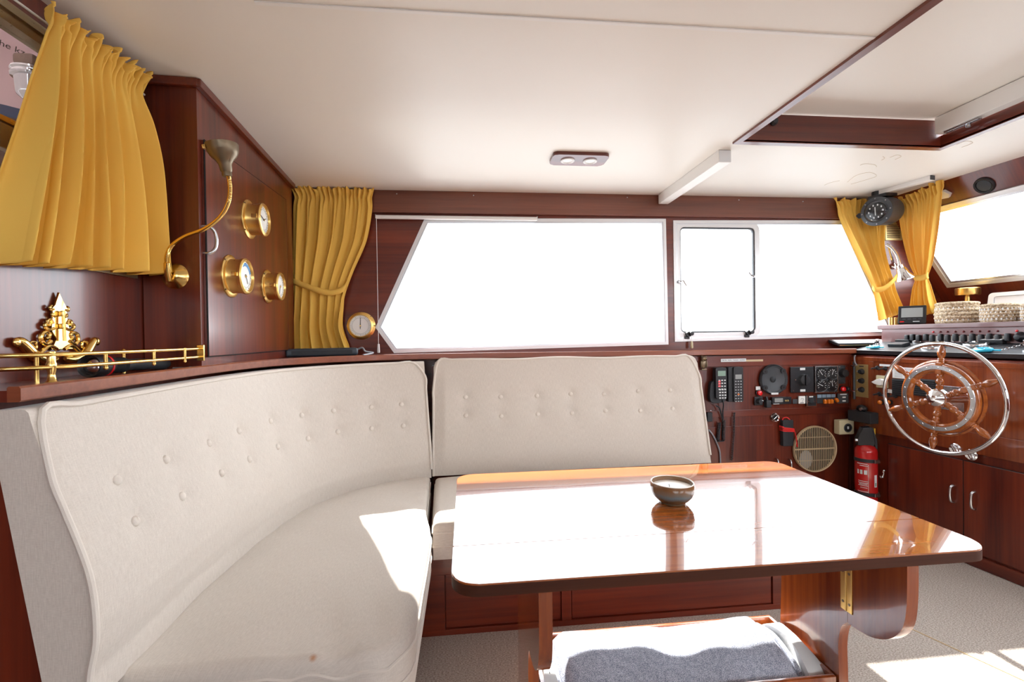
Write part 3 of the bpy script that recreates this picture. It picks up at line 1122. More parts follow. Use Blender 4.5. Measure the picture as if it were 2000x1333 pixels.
# stowage trough between the pedestals
t = MB()
cx0, cx1 = tw(.181, 0).x, tw(.952, 0).x
ya, yb2 = 1.098-1.24, 1.352-1.24
for c_, s_ in (((cx0+cx1)/2, ya), .012), (((cx0+cx1)/2, yb2), .012):
    t.box((c_[0], c_[1], .185), (cx1-cx0, s_, .13), .002)
t.box(((cx0+cx1)/2, (ya+yb2)/2, .126), (cx1-cx0, yb2-ya, .012))
t.box((cx1-.005, (ya+yb2)/2, .185), (.010, yb2-ya-.012, .13))
t.box((cx0+.005, (ya+yb2)/2, .185), (.010, yb2-ya-.012, .13))
t.build('trough', 'table_leg', tb_)

# blanket, pillow and fleece lying in the trough
def blob_sheet(nm, mat, label, cat, x0, x1, y0, y1, ztop, zlo, amp, seed, layers=1, sag=.02):
    rnd = random.Random(seed)
    ph = [rnd.uniform(0, 6) for _ in range(6)]
    nx, ny = 56, 40
    P, UV = [], []
    for i in range(nx+1):
        u_ = i/nx
        row, uvr = [], []
        for j in range(ny):
            a = 2*math.pi*j/ny                         # closed loop in y-z
            sx = math.copysign(abs(math.cos(a))**.55, math.cos(a))
            sz = math.copysign(abs(math.sin(a))**.75, math.sin(a))
            ex = 1-.0*u_
            endr = min(1, (min(u_, 1-u_)/.05+.05))**.5
            y = (y0+y1)/2+(y1-y0)/2*sx
            z = (ztop+zlo)/2+(ztop-zlo)/2*sz*endr
            x = x0+(x1-x0)*u_
            if sz > 0:
                z += amp*(math.sin(9*x+ph[0]+8*y)+.6*math.sin(21*x+ph[1]-14*y)+.4*math.sin(37*x+ph[2]))*sz
                z -= sag*max(0, -sx)*sz
            x += .006*math.sin(30*y+ph[3])*(1 if u_ > .5 else -1)
            row.append(Vector((x, y, z)))
        P.append(row)
    mb = MB()
    V = mb.grid(P, None, cv=True)
    mb.bm.faces.new(V[0][::-1]); mb.bm.faces.new(V[-1])
    return tag(mb.build(nm, mat, ang=60), label, cat)
bk = blob_sheet('blanket', 'blanket_cloth', 'folded blue grey woven blanket in the trough under the table', 'blanket', .235, .888, 1.110, 1.342, .284, .15, .006, 3, sag=.035)
m = MB()
for k, dz in enumerate((.012, .026)):
    m.tube(smooth([(.886+.003*k, 1.125, .225-dz), (.891+.003*k, 1.17, .250-dz), (.891, 1.25, .270-dz), (.888, 1.325, .255-dz)], 5), .007, 8)
    m.tube(smooth([(.236-.003*k, 1.125, .225-dz), (.230-.003*k, 1.17, .250-dz), (.230, 1.25, .270-dz), (.234, 1.325, .255-dz)], 5), .007, 8)
m.parts('folded_edge', 'blanket_cloth', bk)
blob_sheet('pillow', 'pillow_white', 'white crumpled pillow at the right end of the trough under the table', 'pillow', .902, .944, 1.112, 1.330, .272, .14, .006, 5, sag=.03)
blob_sheet('fleece', 'pillow_white', 'fluffy pale fleece at the left end of the trough under the table', 'fleece', .192, .224, 1.112, 1.330, .262, .14, .004, 9, sag=.03)

# bowl with candle wax
a = hit(1317, 985, (0, 0, TZ), Vector((0, 0, 1)))
bw = thing('candle_bowl', 'round glazed brown and blue stoneware candle bowl on the table', 'bowl', Matrix.Translation((a.x, a.y+.012, TZ+.0005)))
MB().lathe([(0, .003), (.030, .003), (.033, 0), (.036, .002), (.037, .006), (.046, .012), (.056, .024), (.0605, .038), (.0605, .054), (.0595, .0585), (.0575, .0595), (.0555, .058), (.055, .05), (.054, .042), (0, .042)], 48).build('bowl', 'glaze', bw)
MB().lathe([(0, .0485), (.03, .049), (.0537, .0475), (.0537, .0425), (0, .0425)], 40).build('wax', 'wax', bw)
MB().tube([(-.014, -.012, .048), (-.0145, -.0125, .054), (-.016, -.012, .057)], .0009, 6).build('wick', 'ink', bw)
MB().torus(.0576, .0016, 48, 6, Matrix.Translation((0, 0, .059))).build('rim', 'wax', bw)

# ------------------------------------------------------------------ cupboard in the aft corner
cab = thing('corner_cupboard', 'tall mahogany corner cupboard carrying brass gauges beside the yellow curtain', 'cupboard', F_cab.M())
LC = 1.02
zs = 1.062
mb = MB()
# body as a prism in plan (world coordinates turned into the local frame)
Mi = F_cab.M().inverted()
plan = [(-.867, 1.596), (-.867-.071*LC*.9915, 1.596+LC*.9975), (XB+.004, 1.596+LC*.9975), (XB+.004, 1.596)]
mb.prism(plan, zs, 2.006, Mi)
mb.build('body', 'mahogany_y', cab)
q = F_cab.loc
dz0, dz1 = q(398, 697)[1], q(396, 246)[1]
a0, a1 = q(397, 500)[0], q(556, 500)[0]
# door with a raking top edge
da, db = q(397, 277), q(556, 392)
door = MB().prism([(a0, dz0), (a1, dz0), (a1, db[1]), (a0, da[1])], .0005, .012, bev=.0025).build('door', 'mahogany_y', cab)
g = MB()
for (x0, y0), (x1, y1) in (((a0, dz0), (a1, dz0)), ((a1, dz0), (a1, db[1])), ((a1, db[1]), (a0, da[1])), ((a0, da[1]), (a0, dz0))):
    g.tube([(x0, y0, .0095), (x1, y1, .0095)], .0030, 4)
g.build('door_gap', 'dark_gap', cab)
ha, hb = q(413, 470, .02)
MB().tube(smooth([(ha-.012, hb+.045, 0), (ha-.010, hb+.043, .022), (ha, hb+.02, .034), (ha, hb-.02, .034), (ha-.010, hb-.043, .022), (ha-.012, hb-.045, 0)], 5), .0055, 10).build('door_handle', 'steel', door)
# cornice
mb = MB()
mb.box((LC/2, 1.996, .008), (LC+.02, .028, .020), .005)
mb.box((-.004, 1.996, -.09), (.02, .028, .20), .005)
mb.build('cornice', 'mahogany_x', cab)

def gauge(fr, px, py, name, label, cat, dia, depth, face='dial_white', hands=((20, .7), (200, .5)), ticks=12, inner=None, flange=1.0, words=None):
    t = place(fr, px, py, name, label, cat, d=.012 if fr is F_cab else 0, group='brass ship gauges')
    R = dia/2
    b = R*(.80 if fr is F_cab else .88)
    MB().lathe([(0, 0), (R, 0), (R, .004), (R*.93, .008), (b*1.02, .009), (b, .012), (b, depth-.016), (b*1.05, depth-.014), (b*1.06, depth-.004), (b*1.0, depth), (b*.90, depth+.001), (b*.86, depth-.004), (b*.85, depth-.010), (0, depth-.010)], 48).build('case', 'brass_brushed', t)
    d = MB().lathe([(0, depth-.008), (b*.85, depth-.008), (b*.85, depth-.0095), (0, depth-.0095)], 40).build('dial', face, t)
    if inner:
        MB().lathe([(b*.60, depth-.0072), (b*.80, depth-.0072), (b*.80, depth-.0079), (b*.60, depth-.0079)], 40, a0=.3, a1=2.2).build('dial_arc', inner, d)
    m = MB()
    ink = 'ink' if face != 'dial_black' else 'label_white'
    for k in range(ticks):
        an = 2*math.pi*k/ticks
        T = Matrix.Rotation(an, 4, 'Z')
        m.box((0, b*.76, depth-.0072), (.0009 if k % 3 else .0018, b*.08, .0008), 0, T)
    m.torus(b*.66, .0005, 40, 4, Matrix.Translation((0, 0, depth-.0074)))
    if words:
        pass
    m.build('scale', ink, d)
    for an, ln in hands:
        T = Matrix.Rotation(math.radians(-an), 4, 'Z')
        MB().prism([(-.002, -b*.14), (.002, -b*.14), (.0012, b*ln), (-.0012, b*ln)], depth-.006, depth-.0052, T).build('hand', ink, t)
    MB().cyl((0, 0, depth-.0075), (0, 0, depth-.004), .004, seg=14).build('hub', 'brass', t)
    m = MB()
    for k in range(4):
        an = math.radians(45+90*k)
        m.cyl((R*.96*math.cos(an), R*.96*math.sin(an), .003), (R*.96*math.cos(an), R*.96*math.sin(an), .0072), .0035, seg=10)
    m.parts('screw', 'old_brass', t)
    MB().box((-b*1.05, 0, depth-.02), (.008, .016, .022), .002).build('bezel_hinge', 'brass', t)
    MB().cyl((b*1.03, 0, depth-.010), (b*1.20, 0, depth-.010), .0035, seg=10).build('bezel_clasp', 'brass', t)
    return t
gauge(F_cab, 486, 429, 'ship_clock', 'brass ship clock with white dial, highest of the three on the cupboard', 'clock', .158, .064, hands=((68, .42), (285, .7)), ticks=60 if False else 24)
gauge(F_cab, 450, 540, 'tide_clock', 'brass cased dial with a blue arc at lower left on the cupboard', 'gauge', .158, .060, inner='dial_blue', hands=((150, .5),), ticks=12)
gauge(F_cab, 522, 560, 'barometer', 'brass cased dial with slim pointer at lower right on the cupboard, next to the curtain', 'gauge', .152, .062, hands=((205, .66),), ticks=24)
gg = gauge(F_port, 706, 637, 'wall_barometer', 'round brass barometer on the dark wall beside the long window', 'barometer', .160, .034, hands=((2, .66), (182, .28)), ticks=36)

# gooseneck reading lamp on the cupboard side
F_side = Frame((-.867, 1.596, 0), (1, 0, 0), (0, 0, 1))
lp_ = place(F_side, 343, 540, 'gooseneck_lamp', 'brass gooseneck lamp with its shade turned up, on the cupboard side', 'lamp')
MB().lathe([(0, 0), (.042, 0), (.042, .003), (.038, .008), (.030, .012), (.022, .020), (.012, .024), (0, .025)], 36).build('base', 'brass', lp_)
Li = lp_.matrix_world.inverted()
def sidept(px, py, d):
    a_, b_ = F_side.loc(px, py, d)
    return Li @ F_side.w(a_, b_, d)
MB().tube([sidept(333, 548, .012), sidept(329, 546, .035), sidept(327, 530, .045), sidept(326, 514, .05)], [.008, .009, .010, .009], 12).build('joint', 'brass', lp_)
nk = smooth([sidept(326, 518, .05), sidept(326, 500, .055), sidept(336, 480, .065), sidept(362, 462, .08), sidept(400, 447, .095), sidept(430, 424, .11), sidept(446, 395, .12), sidept(449, 365, .125), sidept(445, 338, .125)], 10)
mb = MB()
N_ = len(nk)
fine = []
for i in range(N_-1):
    for k in range(3):
        fine.append(nk[i].lerp(nk[i+1], k/3))
mb.tube(fine, [.0058+(.0006 if i % 2 else 0) for i in range(len(fine))], 10)
mb.build('neck', 'brass', lp_)
b0, b1 = sidept(444, 345, .125), sidept(433, 283, .13)
ax = (b1-b0)
T = Matrix.Translation(b0) @ ax.to_track_quat('Z', 'Y').to_matrix().to_4x4()
H_ = ax.length
MB().lathe([(0, 0), (.013, 0), (.014, .006), (.013, .012), (.016, .016), (.018, H_*.38), (.024, H_*.5), (.036, H_*.64), (.043, H_*.8), (.045, H_), (.042, H_), (.040, H_*.8), (.030, H_*.6), (0, H_*.5)], 32, T).build('lamp_shade', 'old_brass', lp_)
MB().box((.036, .030, H_*.86), (.010, .012, .012), .002, T).build('switch', 'brass', lp_)

# ------------------------------------------------------------------ curtains
def curtain(fr, rows, name, label, pleats, amp, tie=None, group='yellow curtains', seed=0, ruffle=2, d0=.03, mat='curtain_cloth', nu=150, ncv=14):
    """rows: ((pxL,pyL),(pxR,pyR),fold strength[,extra depth]) top to bottom on plane fr at distance d0"""
    rnd = random.Random(seed)
    t = thing(name, label, 'curtain', fr.M(0, 0, 0), group)
    Lr = [Vector((*fr.loc(*r[0], d0), 0)) for r in rows]
    Rr = [Vector((*fr.loc(*r[1], d0), 0)) for r in rows]
    Am = [Vector((r[2], r[3] if len(r) > 3 else 0, 0)) for r in rows]
    Ls, Rs, As = smooth(Lr, ncv), smooth(Rr, ncv), smooth(Am, ncv)
    nv = len(Ls)
    wid = [rnd.uniform(.55, 1.45) for _ in range(pleats)]
    dep = [rnd.uniform(.55, 1.15) for _ in range(pleats)]
    phs = [rnd.uniform(-.5, .5) for _ in range(pleats+1)]
    cum = [0]
    for k in range(pleats):
        cum.append(cum[-1]+wid[k])
    tot = cum[-1]
    P, UV = [], []
    jg = ncv
    for i in range(nu+1):
        u_ = i/nu
        row, uvr = [], []
        for j in range(nv):
            v = j/(nv-1)
            A = max(.05, As[j].x)
            x = max(0, min(1, u_+.04*math.sin(2.2*v+6*u_+seed)*v*(1-.3*v)))*tot
            k = min(max(q for q in range(pleats+1) if cum[q] <= x+1e-9), pleats-1)
            fx = (x-cum[k])/wid[k]                     # place inside the pleat
            w = (.5-.5*math.cos(2*math.pi*fx))
            w = w**1.25*2-1
            dk = dep[k]
            sec = .22*math.sin(4*math.pi*fx+6*phs[k]+2.5*v)+.12*math.sin(9*u_*tot/3+7*v+seed)
            gat = math.exp(-max(0, j-jg)/(ncv*1.5))
            fine = math.sin(2*math.pi*pleats*2.6*u_+1.3*math.sin(9*u_)+phs[k])
            z = d0+amp*A*((1-.75*gat)*dk*(w+sec))+.0085*gat*fine*(1 if j > jg*.3 else 1.5)+.010*max(0, 1-j/(jg*.75))+As[j].y
            uu = u_+.16/pleats*math.sin(2*math.pi*fx)*min(1, A)*(1-gat)
            q = Ls[j].lerp(Rs[j], max(0, min(1, uu)))
            if j < jg:
                q.y += (.009*math.sin(2*math.pi*pleats*1.3*u_+1)+.006*math.sin(31*u_+2))*(1-j/jg)
                z += .009*math.sin(2*math.pi*pleats*1.9*u_+2+.8*math.sin(14*u_))*math.sin(math.pi*min(1, j/jg))
            if j > nv-4:
                q.y += .008*A*w*dk*.5
            row.append(Vector((q.x, q.y, max(.004, z))))
            uvr.append((u_, v))
        P.append(row); UV.append(uvr)
    mb = MB()
    mb.grid(P, UV)
    o = mb.build('cloth', mat, t, ang=75)
    md = o.modifiers.new('thickness', 'SOLIDIFY'); md.thickness = .0016; md.offset = 0
    if tie:
        pts = smooth([Vector((*fr.loc(px, py, d0+dd), d0+dd)) for px, py, dd in tie], 6)
        m = MB()
        hw = tie_w
        G = [[p+Vector((0, hw, 0)), p+Vector((0, hw*.3, .004)), p+Vector((0, -hw*.3, .004)), p+Vector((0, -hw, 0))] for p in pts]
        m.grid(G, [[(0, 0)]*4]*len(G))
        q2 = m.build('tieback', mat, t, ang=75)
        md = q2.modifiers.new('thickness', 'SOLIDIFY'); md.thickness = .004
    return t
tie_w = .017
c1 = curtain(F_aft, [((90, 12), (291, 150), .55), ((97, 42), (285, 172), .3), ((92, 70), (282, 196), .35), ((76, 150), (296, 250), .7), ((55, 260), (312, 330), .95), ((35, 370), (321, 430), 1.15), ((6, 512), (326, 536), 1.3, .0)],
             'aft_window_curtain', 'wide yellow curtain hanging open over the aft window at far left', 8, .036, seed=4, d0=.080, nu=240, ncv=16)
c2 = curtain(F_port, [((566, 364), (732, 369), .7), ((575, 384), (727, 386), .3), ((572, 405), (727, 410), .7), ((571, 470), (716, 470), .9), ((571, 530), (690, 530), .7), ((572, 556), (674, 574), .45), ((572, 590), (670, 600), .7), ((571, 640), (668, 640), 1.0), ((571, 688), (682, 681), 1.15)],
             'corner_curtain', 'yellow curtain tied back in the corner between the cupboard and wall barometer', 7, .024, seed=11, d0=.05,
             tie=[(570, 549, .0), (578, 552, .022), (605, 562, .034), (640, 572, .036), (668, 566, .026), (677, 556, .004)])
c3 = curtain(F_port, [((1627, 391), (1742, 390), .6), ((1636, 404), (1738, 402), .3), ((1642, 425), (1733, 425), .7), ((1668, 478), (1730, 478), .9), ((1688, 520), (1738, 520), .8), ((1704, 556), (1748, 550), .4), ((1712, 580), (1752, 570), .7), ((1718, 605), (1764, 600), 1.0), ((1722, 626), (1772, 608), 1.1)],
             'side_window_curtain', 'yellow curtain tied back at the forward end of the side window', 5, .020, seed=21, d0=.05,
             tie=[(1703, 560, .01), (1710, 566, .03), (1726, 564, .036), (1742, 552, .032), (1752, 540, .01)])
F_c4 = Frame((2.70, 2.65, 2.01), (.06, -1, 0), (-.14, 0, 1))
c4 = curtain(F_c4, [((1745, 395), (1843, 352), .6), ((1752, 408), (1840, 372), .3), ((1755, 425), (1838, 385), .7), ((1762, 470), (1830, 450), .9), ((1775, 515), (1820, 510), .7), ((1787, 542), (1812, 540), .35), ((1782, 565), (1816, 560), .7), ((1778, 595), (1824, 590), 1.0), ((1776, 618), (1833, 612), 1.1)],
             'windscreen_curtain', 'yellow curtain tied in the middle beside the windscreen', 5, .018, seed=31, d0=.04,
             tie=[(1785, 543, .01), (1790, 543, .03), (1800, 543, .034), (1810, 540, .03), (1814, 538, .01)])
# curtain wires
o = MB().tube([F_aft.w(1.0, 1.935, .030), F_aft.w(1.58, 1.945, .030)], .003, 8).build('curtain_wire', 'white_plastic')
tag(o, 'white curtain wire running through the top of the aft window curtain', 'curtain wire')
# ------------------------------------------------------------------ brass gallery rail, ornament and torch on the aft shelf
gr = thing('gallery_rail', 'double brass gallery rail around the aft shelf', 'rail')
def shelf_pt(px, py, z):
    return hit(px, py, (0, 0, z), Vector((0, 0, 1)))
zr1, zr2 = 1.126, 1.099
E0 = Vector((-.868, 1.588, 0))
railp = [E0, Vector((-.866, 1.45, 0)), Vector((-.862, 1.25, 0)), Vector((-.868, 1.10, 0)), Vector((-.895, 1.035, 0)), Vector((-.955, 1.005, 0)), Vector((-1.04, 1.0, 0))]
for zz, dx in ((zr1, 0), (zr2, 0)):
    MB().tube(smooth([Vector((p.x+dx, p.y, zz)) for p in railp], 8), .0048, 10).build('rail', 'brass', gr)
for y in (1.065, 1.19, 1.36, 1.50):
    x = -.864
    mb = MB()
    if y == 1.065:
        x = -.880
        mb.lathe([(0, 0), (.013, 0), (.014, .004), (.008, .010), (.006, .025), (.009, .038), (.009, .046), (.0075, .050), (.0075, .072), (0, .072)], 16, Matrix.Translation((x, y, 1.0605)))
    else:
        mb.cyl((x, y, zr2-.008), (x, y, zr1+.004), .0042, seg=12)
        mb.ball((x, y, zr2-.010), .005, 10)
    mb.build('post', 'brass', gr)
for y in (1.16, 1.43):
    mb = MB().cyl((-.99, y, 1.061), (-.99, y, 1.122), .0045, seg=12)
    mb.ball((-.99, y, 1.126), .006, 10)
    mb.build('post', 'brass', gr)
MB().box((-.866, 1.590, 1.112), (.022, .008, .052), .002).build('end_plate', 'brass', gr)

orn = place(F_aft, 115, 705, 'letter_clip', 'ornate brass letter clip with scrolls and two dolphins on the aft bulkhead', 'ornament', d=.004)
sx_, sy_ = .00031, .000268
def op(x, y):
    return ((x-605)*sx_, (750-y)*sy_)
def scroll(pts, r, m):
    q = smooth([(*op(x, y), .004) for x, y in pts], 6)
    m.tube(q, r, 8)
mb = MB()
mb.prism([op(*p) for p in [(575, 190), (605, 95), (640, 180), (655, 215), (690, 260), (665, 265), (668, 330), (690, 420), (698, 520), (725, 610), (745, 640), (520, 640), (545, 600), (575, 540), (525, 460), (535, 380), (545, 310), (535, 250), (570, 220)]], 0, .005, bev=.001)
for sgn in (1, -1):
    f_ = (lambda x, y: (605+sgn*(x-605), y))
    for P, r in (([(660, 440), (700, 455), (735, 435), (738, 405), (715, 395), (700, 415)], .0042), ([(670, 395), (690, 360), (715, 370), (712, 395)], .0038),
                 ([(690, 560), (735, 590), (775, 560), (775, 505), (740, 480), (705, 495), (715, 530), (740, 540)], .0050),
                 ([(660, 260), (685, 265), (690, 240), (675, 228)], .0034), ([(650, 330), (672, 318), (668, 295)], .0034),
                 ([(640, 640), (690, 610), (740, 625), (790, 690), (700, 705), (640, 690)], .0050)):
        scroll([f_(*p) for p in P], r, mb)
mb.build('clip_front', 'brass', orn)
for sgn in (1, -1):
    m = MB()
    P = [(640, 730), (700, 745), (770, 725), (830, 690), (880, 620), (925, 560), (950, 545)]
    pts = smooth([(*op(605+sgn*(x-605)*1.06, y), .005) for x, y in P], 6)
    n_ = len(pts)
    m.tube(pts, [.005+.0085*math.sin(math.pi*min(1, (i/n_)*1.05))**.7 for i in range(n_)], 10)
    m.ball((*op(605+sgn*370, 570), .006), (.010, .012, .006), 12)
    scroll([(605+sgn*(x-605), y) for x, y in [(850, 640), (820, 620), (825, 575), (860, 570), (880, 595)]], .0035, m)
    scroll([(605+sgn*(x-605), y) for x, y in [(700, 745), (760, 770), (820, 740), (860, 690), (885, 680)]], .004, m)
    m.build('dolphin', 'brass', orn)
m = MB()
m.box((*op(607, 300), .010), (.012, .014, .010), .003)
m.box((*op(607, 420), .010), (.012, .014, .010), .003)
m.tube([(*op(607, 270), .012), (*op(607, 560), .014)], .0035, 8)
m.build('clip_spring', 'brass_satin', orn)

tz = 1.061
pa, pb = Vector((-.955, 1.26, tz+.030)), Vector((-.955, 1.56, tz+.020))
d_ = (pb-pa).normalized()
tr_ = thing('torch', 'black torch with a red ring lying on the aft shelf behind the brass rail', 'torch', Matrix.Translation(pa) @ d_.to_track_quat('Z', 'Y').to_matrix().to_4x4())
MB().lathe([(0, .012), (.022, .012), (.024, .002), (.0285, 0), (.0295, .006), (.0295, .036), (.028, .042)], 28).build('head', 'black_plastic', tr_)
MB().lathe([(.0282, .042), (.029, .044), (.029, .049), (.0275, .051)], 28).build('ring', 'red_lens', tr_)
prof = [(.0275, .051), (.021, .064)]
for k in range(8):
    prof += [(.021, .066+k*.006), (.019, .068+k*.006), (.019, .070+k*.006), (.021, .072+k*.006)]
prof += [(.0165, .122), (.0155, .15), (.0165, .152), (.0165, .25), (.0185, .255), (.0185, .29), (.016, .298), (0, .298)]
MB().lathe(prof, 24).build('barrel', 'black_matt', tr_)
MB().lathe([(0, .006), (.012, .008), (.020, .0115), (.0215, .0125), (0, .0125)], 24).build('lens', 'chrome', tr_)
o = MB().tube(smooth([(-.945, 1.578, tz+.003), (-.90, 1.57, tz+.004), (-.875, 1.55, tz+.006), (-.872, 1.535, tz+.006)], 5), .003, 8).build('charging_lead', 'cord_grey')
tag(o, 'short grey lead end lying on the aft shelf against the cupboard', 'cable')

# router-like flat black box with lead on the shelf corner
rb = thing('speaker_bar', 'low black box with rounded ends on the shelf below the tied corner curtain', 'box', Matrix.Translation((-.80, 2.545, 1.061)) @ Matrix.Rotation(math.radians(16), 4, 'Z'))
MB().box((.03, 0, .0215), (.36, .10, .042), .014, seg=3).build('case', 'slate_box', rb)
MB().box((.03, -.0502, .02), (.30, .002, .022), .0006).build('front_grille', 'black_matt', rb)
q0 = shelf_pt(690, 690, 1.075)
MB().tube(smooth([(.205, .01, .03), (.235, .0, .040), (.25, -.01, .02), (.285, -.005, .014), (.287, -.02, .010), (.25, -.07, .004), (.232, -.105, .003)], 6), .005, 8).build('lead', 'cord_grey', rb)

# ------------------------------------------------------------------ ceiling fittings
a0, b0, w0, h0 = rect(F_ceil, 1078, 288, 1184, 325)
dl = thing('ceiling_downlight', 'dark wooden ceiling plate with two small round downlights', 'light', F_ceil.M(a0, b0, 0))
MB().prism(rrect(-.135, -.066, .135, .066, .025), 0, .016, bev=.004).build('plate', 'mahogany_x', dl)
for x in (-.055, .055):
    l_ = MB().lathe([(.026, .016), (.034, .016), (.034, .020), (.031, .022), (.026, .020), (.022, .017), (.026, .016)], 28, Matrix.Translation((x, 0, 0))).build('downlight', 'white_plastic', dl)
    MB().lathe([(0, .0165), (.021, .0165), (.022, .0175), (0, .019)], 24, Matrix.Translation((x, 0, 0))).build('lens', 'dial_white', l_)
bm_ = thing('ceiling_beam', 'short white box beam on the ceiling above the window pillar', 'beam', Matrix.Translation((1.217, 2.02, ZC)))
MB().box((0, .335, -.029), (.062, .67, .058), .003).build('casing', 'white_paint', bm_)
MB().box((0, .0, -.029), (.058, .004, .054), .001).build('end_cap', 'label_white', bm_)

# hatch: lining, trim and sliding panel
hz = ZC+.115
ht = thing('roof_hatch', 'sliding roof hatch with dark wood lining above the helm', 'hatch', Matrix.Translation((1.72, 1.1, ZC)))
hx0, hx1, hy0, hy1 = HX0-1.72, HX1-1.72, HY0-1.1, HY1-1.1
t_ = .018
m = MB()
m.box(((hx0+hx1)/2, hy1-t_/2, .055), (hx1-hx0, t_, .122))
m.build('lining', 'mahogany_x', ht)
m = MB()
m.box((hx0+t_/2, (hy0+hy1)/2, .055), (t_, hy1-hy0-2*t_, .122))
m.box((hx1-t_/2, (hy0+hy1)/2, .02), (t_, hy1-hy0-2*t_, .052))
m.parts('side_lining', 'mahogany_y', ht)
MB().ring([(hx0-.012, hy0-.012), (hx1+.012, hy0-.012), (hx1+.012, hy1+.012), (hx0-.012, hy1+.012)],
          [(hx0+t_, hy0+t_), (hx1-t_, hy0+t_), (hx1-t_, hy1-t_), (hx0+t_, hy1-t_)], -.010, 0).build('trim_frame', 'mahogany_y', ht)
MB().box(((hx0+hx1)/2, (hy0+hy1)/2, .130), (hx1-hx0-.002, hy1-hy0-.002, .02)).build('sliding_panel', 'ceiling_paint', ht)
MB().box((hx1-.045, (hy0+hy1)/2-.01, .080), (.05, hy1-hy0-.05, .075), .003).build('slide_rail', 'white_paint', ht)
h3 = hit(1510, 238, (0, HY1-t_, 0), Vector((0, 1, 0)))
MB().lathe([(0, 0), (.018, 0), (.018, .008), (.012, .018), (0, .020)], 18, Matrix.Translation((h3.x-1.72, hy1-t_, h3.z-ZC)) @ Matrix.Rotation(math.pi/2, 4, 'X')).build('stop_knob', 'black_plastic', ht)
m = MB()
m.box((hx1-.055, hy1-.14, .037), (.02, .14, .010), .002)
m.cyl((hx1-.05, hy1-.16, .036), (hx1-.05, hy1-.16, .020), .009, seg=14)
m.build('latch', 'steel', ht)
MB().box((hx1-.30, .0, .1185), (.05, .14, .004), .001).build('handle_plate', 'steel', ht)

# small white duct, wedge block, compass, speaker
o = thing('cable_duct', 'small pale cable duct on the ceiling above the windscreen curtain', 'duct', Matrix.Translation((2.55, 2.42, ZC-.0125)) @ Matrix.Rotation(math.radians(10), 4, 'Z'))
MB().box((0, 0, 0), (.035, .30, .025), .002).build('duct', 'white_paint', o)
MB().box((0, -.151, 0), (.034, .003, .024), .0006).build('end_cap', 'dark_grey', o)
o = place(F_wind, 1845, 377, 'curtain_bracket', 'small white wedge bracket at the top of the windscreen curtain', 'bracket')
MB().prism([(-.03, .02), (-.03, -.025), (.02, -.03), (.035, -.012), (.012, .02)], .001, .02, bev=.003).build('block', 'white_paint', o)

cc = Vector((2.36, 2.40, 1.905))
dcmp = Vector((-.955, -.30, -.10)).normalized()
pc = hit(1714, 413, (0, 2.53, 0), Vector((0, 1, 0)))
T = Matrix.Translation(pc) @ dcmp.to_track_quat('Z', 'Y').to_matrix().to_4x4()
cp = thing('ceiling_compass', 'black drum compass with a clear dome hanging from the ceiling corner', 'compass', T)
MB().lathe([(0, -.135), (.060, -.135), (.078, -.125), (.084, -.10), (.084, 0), (.086, .004), (.086, .014), (.066, .018), (.064, .010), (0, -.02)], 48).build('drum', 'dark_grey', cp)
MB().lathe([(.066, .012), (.060, .03), (.045, .046), (.024, .055), (0, .058)], 32).build('dome', 'lens_glass', cp)
m = MB()
for k in range(8):
    an = 2*math.pi*k/8
    m.cyl((.076*math.cos(an), .076*math.sin(an), .012), (.076*math.cos(an), .076*math.sin(an), .018), .004, seg=10)
m.parts('screw', 'steel', cp)
MB().ball((0, 0, .002), (.052, .052, .022), 24).build('compass_card', 'black_plastic', cp)
m = MB()
for k in range(10):
    an = 2*math.pi*k/10
    m.box((.038*math.cos(an), .038*math.sin(an), .018), (.006, .010, .003))
m.box((0, 0, .024), (.004, .05, .002))
m.build('card_marks', 'label_white', cp)
MB().box((-.0, .09, -.06), (.10, .02, .12), .004).build('mount_shoe', 'black_plastic', cp)
Ti = T.inverted()
MB().cyl(Ti @ (pc+Vector((.03, .03, .07))), Ti @ Vector((pc.x+.03, pc.y+.03, ZC)), .03, seg=20).build('mount', 'black_plastic', cp)
MB().prism([(-.075, -.012), (-.10, -.02), (-.115, .0), (-.10, .012), (-.075, .012)], .0, .012).build('side_knob', 'black_plastic', cp)

sp_ = place(F_wind, 1923, 362, 'round_speaker', 'round black speaker on the wood above the windscreen', 'speaker')
MB().lathe([(0, .003), (.033, .005), (.035, .010), (.041, .013), (.045, .009), (.047, 0), (0, 0)], 36).build('rim', 'black_plastic', sp_)
MB().lathe([(0, .008), (.032, .0065), (.032, .004), (0, .004)], 32).build('grille', 'black_matt', sp_)

# vent grille and chrome lamp on the forward pillar
vg = place(F_port, 1741, 452, 'vent_grille', 'slatted metal vent grille on the pillar between the right curtains', 'vent')
m = MB().ring(rrect(-.05, -.06, .07, .06, .004), rrect(-.04, -.05, .06, .05, .003), 0, .008)
for k in range(9):
    m.box((.01, -.045+k*.0112, .005), (.10, .005, .006))
m.build('louvres', 'gold_plate', vg)
MB().box((.01, 0, .001), (.10, .10, .001)).build('backing', 'dark_gap', vg)
cl = place(F_port, 1744, 520, 'chrome_spotlight', 'chrome reading spotlight on the pillar between the right curtains', 'lamp')
Ci = cl.matrix_world.inverted()
def pp(px, py, d):
    a_, b_ = F_port.loc(px, py, d)
    return Ci @ F_port.w(a_, b_, d)
MB().lathe([(0, 0), (.022, 0), (.020, .010), (.008, .014), (0, .014)], 20).build('base', 'chrome', cl)
MB().tube([pp(1745, 520, .01), pp(1742, 505, .08), pp(1736, 480, .13)], .007, 10).build('bracket', 'chrome', cl)
MB().tube(smooth([pp(1731, 478, .14), pp(1742, 485, .16), pp(1752, 500, .18), pp(1758, 522, .20)], 6), .009, 12).build('arm', 'chrome', cl)
b0_, b1_ = pp(1757, 518, .20), pp(1769, 546, .21)
